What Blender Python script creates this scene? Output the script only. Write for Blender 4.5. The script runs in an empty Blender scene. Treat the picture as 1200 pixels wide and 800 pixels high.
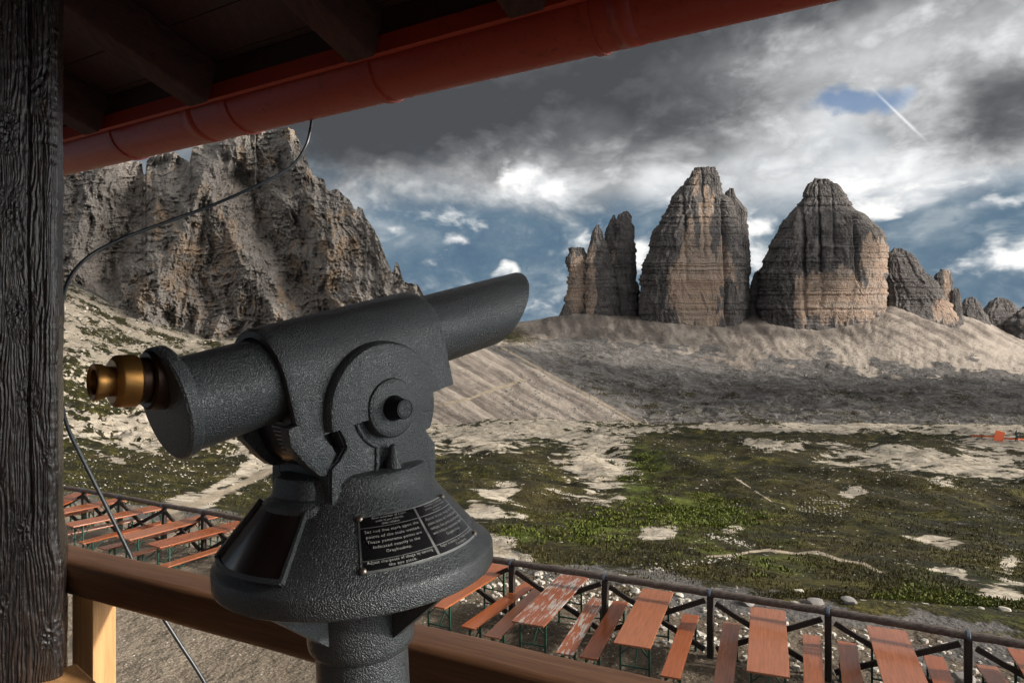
import bpy, bmesh, math, random
import numpy as np
from mathutils import Vector, Matrix, Quaternion
random.seed(7)
scene = bpy.context.scene
C = scene.collection
H = 4.85            # eye height above the terrace
F = 800.0           # focal length, pixels of a 1200 wide frame
PI = math.pi

def P(px, py, d):   # a picture direction and a depth -> a point of the place
    return Vector(((px-600)/F*d, d, H-(py-400)/F*d))
def on_plane(px, py, h):      # where the ray meets the height h
    d = (H-h)*F/(py-400)
    return Vector(((px-600)/F*d, d, h))

# ------------------------------------------------------------------ noise
_G = np.array([[1,1,0],[-1,1,0],[1,-1,0],[-1,-1,0],[1,0,1],[-1,0,1],[1,0,-1],[-1,0,-1],
               [0,1,1],[0,-1,1],[0,1,-1],[0,-1,-1],[1,1,0],[-1,1,0],[0,-1,1],[0,-1,-1]], dtype=np.float32)
def perlin(x, y, z, seed=0):
    x = np.asarray(x, np.float64); y = np.asarray(y, np.float64)+0*x; z = np.asarray(z, np.float64)+0*x
    xi = np.floor(x).astype(np.int64); yi = np.floor(y).astype(np.int64); zi = np.floor(z).astype(np.int64)
    xf = (x-xi).astype(np.float32); yf = (y-yi).astype(np.float32); zf = (z-zi).astype(np.float32)
    def fade(t): return t*t*t*(t*(t*6-15)+10)
    u = fade(xf); v = fade(yf); w = fade(zf)
    def g(i, j, k):
        h = ((xi+i)*374761393 + (yi+j)*668265263 + (zi+k)*1274126177 + seed*1013904223) & 0xffffffff
        h = ((h ^ (h >> 13))*1274126177) & 0xffffffff
        h = (h ^ (h >> 16)) & 15
        gr = _G[h]
        return gr[...,0]*(xf-i) + gr[...,1]*(yf-j) + gr[...,2]*(zf-k)
    def L(a, b, t): return a+(b-a)*t
    return L(L(L(g(0,0,0), g(1,0,0), u), L(g(0,1,0), g(1,1,0), u), v),
             L(L(g(0,0,1), g(1,0,1), u), L(g(0,1,1), g(1,1,1), u), v), w)
def fbm(x, y, z, o=4, seed=0, gain=.5, lac=2.03):
    s = 0; a = 1
    for i in range(o):
        s = s + a*perlin(x, y, z, seed+i); x = x*lac; y = y*lac; z = z*lac; a *= gain
    return s
def ridged(x, y, z, o=4, seed=0, gain=.5, lac=2.1):
    s = 0; a = 1; t = 0
    for i in range(o):
        s = s + a*(1-2*np.abs(perlin(x, y, z, seed+i))); t += a
        x = x*lac; y = y*lac; z = z*lac; a *= gain
    return s/t
def sstep(a, b, x):
    t = np.clip((x-a)/(b-a), 0, 1); return t*t*(3-2*t)

# ------------------------------------------------------------------ mesh helpers
def tag(o, label=None, cat=None, group=None, kind=None):
    if label: o['label'] = label
    if cat: o['category'] = cat
    if group: o['group'] = group
    if kind: o['kind'] = kind
    return o
def thing(name, label, cat, loc=(0,0,0), rotz=0, group=None):
    o = bpy.data.objects.new(name, None); C.objects.link(o)
    o.location = loc; o.rotation_euler = (0, 0, rotz); o.empty_display_size = .1
    return tag(o, label, cat, group)
def rootloc(o):
    v = Vector((0,0,0))
    while o is not None:
        v = v + o.location; o = o.parent
    return v
def link_mesh(name, me, mat, parent=None):
    o = bpy.data.objects.new(name, me); C.objects.link(o)
    for m in (mat if isinstance(mat, (list, tuple)) else [mat]): me.materials.append(m)
    if parent is not None: o.parent = parent
    return o
def obj(name, bm, mat, parent=None, world=False, smooth=None):
    """bm -> one mesh object; world=True: coordinates are world ones and the parents are only translated"""
    if world and parent is not None:
        off = rootloc(parent)
        for v in bm.verts: v.co -= off
    bmesh.ops.recalc_face_normals(bm, faces=bm.faces[:])
    me = bpy.data.meshes.new(name); bm.to_mesh(me); bm.free()
    if smooth is not None:
        me.polygons.foreach_set('use_smooth', [True]*len(me.polygons))
        if smooth < 3: me.set_sharp_from_angle(angle=smooth)
    return link_mesh(name, me, mat, parent)
def grid_mesh(name, V, mat, parent=None, attrs=None, closed_u=False, kind=None, smooth=True):
    """V: (n, m, 3) array"""
    n, m, _ = V.shape
    idx = np.arange(n*m).reshape(n, m)
    if closed_u: idx = np.concatenate([idx, idx[:, :1]], axis=1)
    a = idx[:-1, :-1].ravel(); b = idx[:-1, 1:].ravel(); c = idx[1:, 1:].ravel(); d = idx[1:, :-1].ravel()
    q = np.stack([a, b, c, d], 1)
    me = bpy.data.meshes.new(name)
    me.vertices.add(n*m); me.vertices.foreach_set('co', V.reshape(-1).astype(np.float32))
    me.loops.add(q.size); me.loops.foreach_set('vertex_index', q.ravel().astype(np.int32))
    me.polygons.add(len(q)); me.polygons.foreach_set('loop_start', np.arange(0, q.size, 4, dtype=np.int32))
    me.update(calc_edges=True)
    me.polygons.foreach_set('use_smooth', [smooth]*len(q))
    if attrs:
        for k, arr in attrs.items():
            at = me.attributes.new(k, 'FLOAT', 'POINT'); at.data.foreach_set('value', arr.reshape(-1).astype(np.float32))
    o = link_mesh(name, me, mat, parent)
    if kind: o['kind'] = kind
    return o
def box(bm, c, s, M=None, bev=0):
    r = bmesh.ops.create_cube(bm, size=1)
    vs = r['verts']
    for v in vs: v.co = Vector((v.co.x*s[0], v.co.y*s[1], v.co.z*s[2]))
    if bev:
        es = list({e for v in vs for e in v.link_edges})
        rr = bmesh.ops.bevel(bm, geom=es, offset=bev, segments=2, affect='EDGES', profile=.6)
        vs = list({v for f in rr['faces'] for v in f.verts} | {v for v in vs if v.is_valid})
    for v in vs:
        v.co = (M @ v.co if M is not None else v.co) + Vector(c)
    return vs
def bar(bm, a, b, w, h=None, up=(0,0,1), bev=0):
    a = Vector(a); b = Vector(b); h = h or w
    z = (b-a); L = z.length; z.normalize()
    u = Vector(up)
    if abs(z.dot(u)) > .98: u = Vector((0,1,0))
    x = u.cross(z).normalized(); y = z.cross(x)
    M = Matrix((x, y, z)).transposed()
    return box(bm, (a+b)/2, (w, h, L), M, bev)
def tube(bm, pts, r, seg=12, caps=True):
    pts = [Vector(p) for p in pts]
    rs = r if isinstance(r, (list, tuple)) else [r]*len(pts)
    t0 = (pts[1]-pts[0]).normalized()
    u = Vector((0,0,1)) if abs(t0.z) < .9 else Vector((1,0,0))
    x = u.cross(t0).normalized()
    rings = []
    for i, p in enumerate(pts):
        t = (pts[min(i+1, len(pts)-1)]-pts[max(i-1, 0)]).normalized()
        x = (x - t*x.dot(t)).normalized(); y = t.cross(x)
        rings.append([bm.verts.new(p + (x*math.cos(k*2*PI/seg)+y*math.sin(k*2*PI/seg))*rs[i]) for k in range(seg)])
    for i in range(len(rings)-1):
        for k in range(seg):
            bm.faces.new((rings[i][k], rings[i][(k+1)%seg], rings[i+1][(k+1)%seg], rings[i+1][k]))
    if caps:
        bm.faces.new(rings[0][::-1]); bm.faces.new(rings[-1])
def lathe(bm, prof, M, seg=48, closed=False, arc=None):
    """prof: (radius, along) pairs; M: Matrix 4x4, axis = local z"""
    rings = []
    for r, z in prof:
        if r < 1e-6: rings.append([bm.verts.new(M @ Vector((0,0,z)))])
        else: rings.append([bm.verts.new(M @ Vector((r*math.cos(2*PI*k/seg), r*math.sin(2*PI*k/seg), z))) for k in range(seg)])
    for i in range(len(rings)-1):
        A, B = rings[i], rings[i+1]
        for k in range(seg):
            a0, a1 = A[k%len(A)], A[(k+1)%len(A)]; b0, b1 = B[k%len(B)], B[(k+1)%len(B)]
            vs = []
            for v in (a0, a1, b1, b0):
                if v not in vs: vs.append(v)
            if len(vs) > 2: bm.faces.new(vs)
def prism(bm, poly, a, b, M, bev=0, seg=2):
    """poly of (x, y), extruded along local z from a to b"""
    lo = [bm.verts.new(M @ Vector((x, y, a))) for x, y in poly]
    hi = [bm.verts.new(M @ Vector((x, y, b))) for x, y in poly]
    f = [bm.faces.new(lo[::-1]), bm.faces.new(hi)]
    n = len(poly)
    for i in range(n): bm.faces.new((lo[i], lo[(i+1)%n], hi[(i+1)%n], hi[i]))
    if bev:
        bm.normal_update()
        es = [e for e in f[1].edges]
        bmesh.ops.bevel(bm, geom=es, offset=bev, segments=seg, affect='EDGES', profile=.5)
def frame(o, x, y, z):
    x, y, z, o = Vector(x), Vector(y), Vector(z), Vector(o)
    M = Matrix((x, y, z)).transposed().to_4x4(); M.translation = o
    return M

# ------------------------------------------------------------------ node helper
class N:
    def __init__(s, name):
        s.m = bpy.data.materials.new(name); s.m.use_nodes = True
        s.t = s.m.node_tree; s.t.nodes.clear()
        s.out = s.t.nodes.new('ShaderNodeOutputMaterial')
        s.b = s.t.nodes.new('ShaderNodeBsdfPrincipled')
        s.t.links.new(s.b.outputs[0], s.out.inputs[0])
    def n(s, ty, **kw):
        n = s.t.nodes.new(ty)
        for k, v in kw.items(): setattr(n, k, v)
        return n
    def set(s, sock, v):
        if isinstance(v, bpy.types.NodeSocket): s.t.links.new(v, sock)
        elif isinstance(v, (tuple, list)) and len(v) == 3 and sock.type == 'RGBA': sock.default_value = (*v, 1)
        else: sock.default_value = v
    def math(s, op, a, b=0, c=0, clamp=False):
        n = s.n('ShaderNodeMath', operation=op, use_clamp=clamp)
        s.set(n.inputs[0], a); s.set(n.inputs[1], b); s.set(n.inputs[2], c); return n.outputs[0]
    def add(s, a, b): return s.math('ADD', a, b)
    def mul(s, a, b): return s.math('MULTIPLY', a, b)
    def sub(s, a, b): return s.math('SUBTRACT', a, b)
    def step(s, a, b, x):
        n = s.n('ShaderNodeMapRange', interpolation_type='SMOOTHSTEP')
        s.set(n.inputs['Value'], x); n.inputs[1].default_value = a; n.inputs[2].default_value = b
        return n.outputs[0]
    def co(s, kind='Object'):
        return s.n('ShaderNodeTexCoord').outputs[kind]
    def scale(s, v, sc, rot=(0,0,0)):
        n = s.n('ShaderNodeMapping'); s.set(n.inputs[0], v); n.inputs['Scale'].default_value = sc
        n.inputs['Rotation'].default_value = rot
        return n.outputs[0]
    def noise(s, v, sc, det=4, rough=.5, dist=0, col=False):
        n = s.n('ShaderNodeTexNoise'); s.set(n.inputs['Vector'], v)
        n.inputs['Scale'].default_value = sc; n.inputs['Detail'].default_value = det
        n.inputs['Roughness'].default_value = rough; n.inputs['Distortion'].default_value = dist
        return n.outputs['Color' if col else 'Fac']
    def vor(s, v, sc, feat='F1', out='Distance', rnd=1):
        n = s.n('ShaderNodeTexVoronoi', feature=feat); s.set(n.inputs['Vector'], v)
        n.inputs['Scale'].default_value = sc; n.inputs['Randomness'].default_value = rnd
        return n.outputs[out]
    def mix(s, f, a, b, mode='MIX'):
        n = s.n('ShaderNodeMix', data_type='RGBA', blend_type=mode)
        s.set(n.inputs[0], f); s.set(n.inputs[6], a); s.set(n.inputs[7], b); return n.outputs[2]
    def attr(s, name):
        n = s.n('ShaderNodeAttribute'); n.attribute_name = name; return n.outputs['Fac']
    def ramp(s, f, stops):
        n = s.n('ShaderNodeValToRGB'); s.set(n.inputs[0], f); e = n.color_ramp.elements
        while len(e) < len(stops): e.new(.5)
        for i, (p, c) in enumerate(stops):
            e[i].position = p; e[i].color = (*c, 1)
        return n.outputs[0]
    def bump(s, h, strength=1, dist=.01, nrm=None):
        n = s.n('ShaderNodeBump'); s.set(n.inputs['Height'], h)
        n.inputs['Strength'].default_value = strength; n.inputs['Distance'].default_value = dist
        if nrm is not None: s.set(n.inputs['Normal'], nrm)
        return n.outputs[0]
    def fin(s, col=None, rough=None, metal=None, normal=None, spec=None):
        if col is not None: s.set(s.b.inputs['Base Color'], col)
        if rough is not None: s.set(s.b.inputs['Roughness'], rough)
        if metal is not None: s.set(s.b.inputs['Metallic'], metal)
        if normal is not None: s.set(s.b.inputs['Normal'], normal)
        if spec is not None: s.set(s.b.inputs['Specular IOR Level'], spec)
        return s.m
# ------------------------------------------------------------------ materials
def mat_hammer(name, base=(.088,.099,.103), rough=.34, k=1.0):
    m = N(name); v = m.co('Object')
    a = m.noise(v, 560, 1, .5); b = m.noise(v, 1100, 1, .5)
    h = m.add(m.step(.38, .62, a), m.mul(b, .6))
    w = m.noise(v, 25, 5, .6)
    c = m.mix(m.step(.4, .75, w), base, tuple(x*.8+.01 for x in base))
    c = m.mix(m.step(.35, .65, a), tuple(x*.6 for x in base), c)
    r = m.add(rough-.06, m.mul(w, .14))
    return m.fin(c, r, .35, m.bump(h, .75*k, .0008), .8)
M_PAINT = mat_hammer('grey_hammered_paint')
def mat_plain(name, col, rough=.5, metal=0, nz=40, amt=.3, bump=.2, bd=.001, spec=.5):
    m = N(name); v = m.co('Object'); n = m.noise(v, nz, 6, .6)
    c = m.mix(n, tuple(x*(1-amt) for x in col), tuple(min(1, x*(1+amt)) for x in col))
    return m.fin(c, m.add(rough-.1, m.mul(n, .2)), metal, m.bump(n, bump, bd), spec)
M_BRASS = mat_plain('worn_brass', (.30,.15,.042), .36, .85, 55, .6, .3, .0008)
M_BRASSDK = mat_plain('tarnished_brass', (.03,.013,.006), .42, .7, 60, .4, .3, .0006)
M_GLASSDK = mat_plain('dark_lens_glass', (.01,.01,.014), .12, 0, 8, .2, 0, .001)
M_BLACK = mat_plain('black_plate_enamel', (.006,.006,.007), .3, 0, 80, .3, .1, .0003)
M_PLATE = mat_plain('brushed_plate_metal', (.45,.46,.45), .38, .85, 60, .2, .1, .0003)
M_LETTER = mat_plain('engraved_silver_letters', (.42,.42,.40), .5, 0, 200, .25, 0, .0003)
M_SMOKED = mat_plain('brown_smoked_window', (.045,.032,.028), .16, 0, 12, .35, .05, .001, .8)
M_SCREW = mat_plain('screw_metal', (.35,.30,.25), .35, .9, 90, .3, .1, .0005)
M_CABLE = mat_plain('black_cable_sheath', (.022,.026,.03), .33, 0, 60, .2, .1, .0005)
M_GREEN = mat_plain('green_steel_paint', (.012,.055,.035), .45, .2, 30, .3, .2, .001)
M_ORANGE = mat_plain('orange_net', (.75,.14,.05), .7, 0, 6, .2, .1, .01)
M_GUTTER = None
def mat_gutter():
    m = N('red_brown_gutter_paint'); v = m.co('Object')
    n = m.noise(m.scale(v, (1,1,1)), 3, 8, .65); n2 = m.noise(v, 60, 5, .6)
    c = m.mix(n, (.26,.027,.013), (.35,.048,.024)); c = m.mix(m.step(.55,.8,n2), c, (.13,.018,.01)); st_ = m.noise(m.scale(v,(1,1,.25)), 14, 5, .7); c = m.mix(m.mul(m.step(.58,.72,st_),.5), c, (.09,.018,.012))
    return m.fin(c, m.add(.30, m.mul(n2, .2)), 0.0, m.bump(n2, .25, .001), .25)
M_GUTTER = mat_gutter()
def mat_wood(name, dark, light, axis=0, rough=.6, scale=1.0, bump=.35, coat=0):
    m = N(name); v = m.co('Object')
    sc = [22*scale]*3; sc[axis] = 1.1*scale
    sv = m.scale(v, tuple(sc))
    g = m.noise(sv, 1.6, 9, .62, .6); g2 = m.noise(sv, 9, 5, .6, .2); big = m.noise(v, 2.2, 4, .5)
    c = m.mix(m.step(.3, .7, g), dark, light)
    c = m.mix(m.mul(m.step(.45,.7,g2), .45), c, tuple(x*.55 for x in dark))
    c = m.mix(m.mul(big, .35), c, tuple(x*.75 for x in light))
    return m.fin(c, m.add(rough-.1, m.mul(g2, .2)), 0, m.bump(m.add(g, m.mul(g2,.6)), bump, .003), .4)
M_RAIL = mat_wood('brown_handrail_wood', (.075,.031,.014), (.18,.085,.04), 0, .5)
M_LIGHTWOOD = mat_wood('pale_new_wood', (.42,.2,.075), (.62,.34,.14), 2, .6, .8, .2)
M_SOFFIT = mat_wood('dark_roof_wood', (.026,.007,.005), (.055,.014,.010), 1, .7)
M_RAFTER = mat_wood('rafter_wood', (.028,.008,.004), (.065,.02,.010), 1, .95)
M_FENCE = mat_wood('weathered_dark_fence_wood', (.014,.009,.007), (.045,.03,.023), 2, .75, 1, .5)
M_LOG = mat_wood('weathered_grey_log', (.035,.024,.019), (.15,.115,.095), 0, .7, 1, .6)
M_WALL = mat_wood('dark_house_boards', (.05,.025,.015), (.1,.05,.03), 2, .8)
M_DECK = mat_wood('deck_boards', (.06,.04,.03), (.14,.1,.07), 0, .8)
def mat_plank(name, base, pale, wear, wet=.0):
    m = N(name); v = m.co('Object'); nf = m.n('ShaderNodeObjectInfo').outputs['Random']
    off = m.n('ShaderNodeCombineXYZ'); m.set(off.inputs[0], m.mul(nf, 37)); m.set(off.inputs[1], m.mul(nf, 91))
    va = m.n('ShaderNodeVectorMath', operation='ADD'); m.set(va.inputs[0], v); m.set(va.inputs[1], off.outputs[0]); vv = va.outputs[0]
    sv = m.scale(vv, (30, 1.6, 30))
    g = m.noise(sv, 1.5, 8, .65, .4); st = m.noise(m.scale(vv, (16, 1.3, 16)), 1.7, 8, .75, .2); bl = m.noise(vv, 2.6, 5, .6)
    c = m.mix(m.step(.3,.72,g), tuple(x*.62 for x in base), base)
    c = m.mix(m.mul(nf,.35), c, (base[0]*1.25, base[1]*1.5, base[2]*1.6))
    wv = m.add(st, m.mul(m.sub(bl, .5), .5))
    c = m.mix(m.step(wear, wear+.07, wv), c, pale)
    gr = m.step(.60, .76, m.noise(m.scale(vv,(20,5,20)), 2.0, 6, .75, .5))
    c = m.mix(m.mul(gr,.3), c, (.06,.026,.014))
    # board joints along the length
    return m.fin(c, m.add(.12, m.mul(g, .22)), 0, m.bump(g, .25, .002), .7)
M_PLANK = mat_plank('orange_varnished_planks', (.31,.083,.027), (.34,.22,.16), .70)
M_PLANK2 = mat_plank('faded_orange_planks', (.33,.11,.05), (.37,.27,.2), .67)
M_PLANKOLD = mat_plank('peeling_planks', (.28,.08,.032), (.34,.31,.28), .50)

# weathered post: colour follows the carved relief
def mat_post():
    m = N('charred_looking_oiled_post_wood'); v = m.co('Object')
    a = m.attr('relief'); n = m.noise(m.scale(v,(60,60,6)), 2, 8, .65)
    c = m.mix(m.step(.2,.9,a), (.004,.003,.0025), (.030,.018,.013))
    c = m.mix(m.mul(m.step(.58,.75,n),.5), c, (.06,.03,.018))
    return m.fin(c, m.add(.12, m.mul(n,.33)), 0, m.bump(m.add(n, m.noise(m.scale(v,(220,220,14)), 2, 5, .7)), .6, .002), .8)
M_POST = mat_post()

# ---- far rock
def mat_rock(name, sc=1.0, grey=(.21,.19,.175), dark=(.10,.088,.08), ochre=(.42,.27,.16), bd=9, ok=.9, stain=.2, crack=.75):
    m = N(name); g = m.n('ShaderNodeNewGeometry'); v = g.outputs['Position']
    big = m.noise(v, .012*sc, 4, .6)
    fib = m.noise(m.scale(v, (1,1,.42)), .09*sc, 7, .7, .3)
    wz = m.noise(v, .03*sc, 4, .5)
    zz = m.n('ShaderNodeSeparateXYZ'); m.set(zz.inputs[0], v)
    lay = m.n('ShaderNodeCombineXYZ'); m.set(lay.inputs[2], m.add(zz.outputs[2], m.mul(wz, 16/sc)))
    m.set(lay.inputs[0], m.mul(zz.outputs[0], .04)); m.set(lay.inputs[1], m.mul(zz.outputs[1], .04))
    strata = m.noise(lay.outputs[0], .2*sc, 6, .72)
    fine = m.noise(v, .45*sc, 5, .65)
    a = m.add(m.mul(fib, .7), m.mul(strata, .3))
    c = m.mix(m.step(.36,.62,a), dark, grey)
    c = m.mix(m.mul(m.step(.5,.7,fine),.5), c, tuple(x*1.35 for x in grey))
    oc = m.attr('ochre')
    f = m.step(.44, .64, m.add(oc, m.mul(m.sub(m.add(fib, m.mul(big,.5)), .75), ok)))
    ocol = m.mix(m.step(.35,.65,fine), tuple(x*.75 for x in ochre), ochre)
    ocol = m.mix(m.step(.45,.72,strata), ocol, (.36,.31,.265)); ocol = m.mix(m.mul(m.step(.55,.4,big),.5), ocol, (.27,.225,.19))
    c = m.mix(f, c, ocol)
    # black water streaks
    stk = m.noise(m.scale(v, (1,1,.12)), .08*sc, 7, .7, .4)
    c = m.mix(m.mul(m.step(.56,.68,stk), stain), c, (.065,.057,.054))
    sr = m.attr('scree')
    c = m.mix(m.step(.35,.65, m.add(sr, m.mul(m.sub(fine,.5), .6))), c, (.30,.26,.225))
    wc = m.n('ShaderNodeVectorMath', operation='MULTIPLY_ADD'); m.set(wc.inputs[0], m.noise(v, .05*sc, 4, .6, 0, True)); wc.inputs[1].default_value = (16/sc,16/sc,22/sc); m.set(wc.inputs[2], v)
    ck = None
    for s_, wd_ in ((.045, .05), (.13, .07)):
        e_ = m.step(wd_, .004, m.vor(m.scale(wc.outputs[0], (1,1,.42)), s_*sc, 'DISTANCE_TO_EDGE'))
        ck = e_ if ck is None else m.math('MAXIMUM', ck, m.mul(e_, .7))
    ck = m.mul(ck, m.step(.38,.6, m.noise(v, .02*sc, 4, .6)))
    c = m.mix(m.mul(ck, crack), c, (.05,.043,.04))
    hh = m.add(m.mul(ck, -.6*crack), m.add(m.mul(fib, .9), m.add(m.mul(strata, .28), m.mul(fine, .45))))
    return m.fin(c, .95, 0, m.bump(hh, 1.0, bd/sc), .1)
M_ROCK = mat_rock('limestone_face', 1.6, (.335,.298,.262), (.215,.188,.165), (.44,.32,.22), 3.5)
M_TOWER = mat_rock('dolomite_tower', .62, (.165,.15,.142), (.082,.073,.068), (.41,.295,.22), 4.5, .5, .75, .5)

def mat_ground():
    m = N('alpine_ground'); g = m.n('ShaderNodeNewGeometry'); v = g.outputs['Position']
    rock, grass, scree, grav, lush, path = [m.attr(k) for k in ('rock','grass','scree','gravel','lush','path')]
    big = m.noise(v, .05, 6, .66); mid = m.noise(v, .5, 6, .66); fine = m.noise(v, 5, 4, .6); vfine = m.noise(v, 22, 3, .6)
    # rocky zone
    farf = m.noise(v, .012, 8, .74)
    vf = m.vor(v, .05); vf2 = m.vor(v, .16); bl = m.add(m.mul(vf,.6), m.mul(vf2,.5))
    rc = m.mix(m.step(.38,.64,farf), (.085,.078,.073), (.185,.17,.158)); rc = m.mix(m.mul(m.step(.55,.3,bl),.45), rc, (.235,.22,.205))
    rc = m.mix(m.mul(m.step(.5,.62, big),.5), rc, (.07,.066,.055))
    # pale limestone slab / sand
    pc = m.mix(m.step(.35,.65,mid), (.33,.28,.21), (.47,.41,.33))
    crk = m.noise(m.scale(v,(1,1,3)),.9,5,.8,.9)
    pc = m.mix(m.mul(m.step(.52,.62, crk),.75), pc, (.12,.10,.078)); pc = m.mix(m.mul(m.step(.55,.7,big),.4), pc, (.26,.225,.18))
    vc = m.vor(m.scale(v,(1,1.6,1)), .45, 'DISTANCE_TO_EDGE'); pc = m.mix(m.mul(m.step(.05,.015,vc),.5), pc, (.09,.08,.05))
    # scree
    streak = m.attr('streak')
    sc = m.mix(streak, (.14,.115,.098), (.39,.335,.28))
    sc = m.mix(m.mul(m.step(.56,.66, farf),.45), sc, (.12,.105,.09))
    # grass
    gc = m.ramp(m.add(m.mul(mid,.65), m.mul(fine,.35)), [(.36,(.006,.006,.002)), (.46,(.017,.016,.004)), (.54,(.048,.044,.008)), (.65,(.14,.12,.026))])
    gc = m.mix(m.mul(m.step(.42,.62,big),.6), gc, m.mix(fine, (.026,.019,.009), (.075,.056,.024)))
    lc = m.mix(fine, (.02,.034,.005), (.14,.17,.025))
    mot = m.noise(v, .22, 5, .7, .4); gc = m.mix(m.mul(m.step(.56,.42,mot),.7), gc, (.010,.010,.004))  # dark mottles stand in for small shadows, put into the turf colour
    gc = m.mix(m.mul(m.mul(lush,.8), m.step(.42,.6,mid)), gc, lc)
    # small pale stones in the turf: several sizes
    st = None
    for s_, th, k in ((1.15,.13,.44),(2.8,.15,.45)):
        d = m.vor(v, s_); w = m.noise(v, s_*.35, 3, .5)
        q = m.mul(m.step(th+.07, th-.02, d) if False else m.math('LESS_THAN', d, th), m.step(k+.06, k+.16, w))
        st = q if st is None else m.math('MAXIMUM', st, q)
    gc = m.mix(m.mul(st,.9), gc, (.50,.46,.39))
    # terrace gravel
    gv = m.mix(m.step(.3,.7,mid), (.135,.105,.078), (.215,.175,.13))
    gv = m.mix(m.step(.45,.7,vfine), gv, (.29,.245,.19)); gv = m.mix(m.step(.42,.3,m.noise(v,40,3,.6)), gv, (.06,.048,.036))
    pv = m.vor(v, 14); gv = m.mix(m.mul(m.math('LESS_THAN', pv, .2), m.step(.5,.6,m.noise(v,3,3,.5))), gv, (.40,.36,.30))
    sx = m.n('ShaderNodeSeparateXYZ'); m.set(sx.inputs[0], v)
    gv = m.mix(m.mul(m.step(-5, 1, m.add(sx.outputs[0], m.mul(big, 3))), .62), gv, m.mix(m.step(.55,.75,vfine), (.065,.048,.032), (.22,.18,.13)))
    nz = m.add(m.mul(m.sub(mid,.5), .9), m.mul(m.sub(fine,.5), .35))
    nzb = m.add(m.mul(m.sub(big,.5), 1.6), m.mul(m.sub(mid,.5), 2.3))
    c = rc
    c = m.mix(m.step(.42,.58, m.add(scree, m.mul(m.sub(farf,.5),.9))), c, sc)
    c = m.mix(m.step(.45,.55, m.add(grass, nzb)), c, gc)
    c = m.mix(m.step(.44,.54, m.add(rock, nzb)), c, pc)
    c = m.mix(m.step(.40,.66, m.add(path, m.mul(nz,1.5))), c, m.mix(fine, (.25,.2,.14), (.38,.32,.24)))
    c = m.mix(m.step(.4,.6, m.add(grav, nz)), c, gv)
    hb = m.add(m.mul(mid, .5), m.mul(fine, .12))
    hf = m.noise(v, .06, 8, .75)
    sep = m.n('ShaderNodeSeparateXYZ'); m.set(sep.inputs[0], v)
    mr = m.step(120, 420, sep.outputs[1])
    bn = m.n('ShaderNodeBump'); m.set(bn.inputs['Height'], m.add(m.mul(m.add(m.mul(hf, 8.0), m.mul(bl, -3.2)), mr), m.add(m.mul(mid,.35), m.add(m.mul(fine,.06), m.mul(vfine,.012)))))
    bn.inputs['Strength'].default_value = 1; bn.inputs['Distance'].default_value = 1
    return m.fin(c, .95, 0, bn.outputs[0], .15)
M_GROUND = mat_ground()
M_STONE = mat_plain('pale_limestone', (.46,.42,.36), .9, 0, 6, .3, .5, .02, .2)
M_STONEG = mat_plain('grey_limestone', (.22,.205,.19), .9, 0, 5, .35, .6, .03, .2)
def mat_leaf(name, a, b):
    m = N(name); v = m.n('ShaderNodeNewGeometry').outputs['Position']
    n = m.noise(v, 1.3, 5, .6); w = m.n('ShaderNodeTexWhiteNoise'); 
    vq = m.n('ShaderNodeVectorMath', operation='SNAP'); m.set(vq.inputs[0], v); vq.inputs[1].default_value = (.15,.15,.15)
    m.set(w.inputs['Vector'], vq.outputs[0])
    c = m.mix(m.add(m.mul(n,.6), m.mul(w.outputs[0],.4)), a, b)
    return m.fin(c, .7, 0, None, .2)
M_GRASS = mat_leaf('dry_alpine_grass', (.016,.014,.004), (.095,.082,.02))
M_LUSH = mat_leaf('fresh_dock_leaves', (.016,.03,.005), (.16,.18,.026))
# ------------------------------------------------------------------ terrain
def seg_dist(px, py, pts):
    d = np.full(px.shape, 1e9)
    for (x0,y0),(x1,y1) in zip(pts[:-1], pts[1:]):
        dx, dy = x1-x0, y1-y0; L = dx*dx+dy*dy
        t = np.clip(((px-x0)*dx+(py-y0)*dy)/L, 0, 1)
        d = np.minimum(d, np.hypot(px-(x0+t*dx), py-(y0+t*dy)))
    return d
def ell(px, py, cx, cy, rx, ry, rot=0):
    a = math.radians(rot); x = px-cx; y = py-cy
    u = x*math.cos(a)+y*math.sin(a); v = -x*math.sin(a)+y*math.cos(a)
    return np.clip(1.0-.5*np.sqrt((u/rx)**2+(v/ry)**2), 0, 1)     # .5 on the outline

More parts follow.
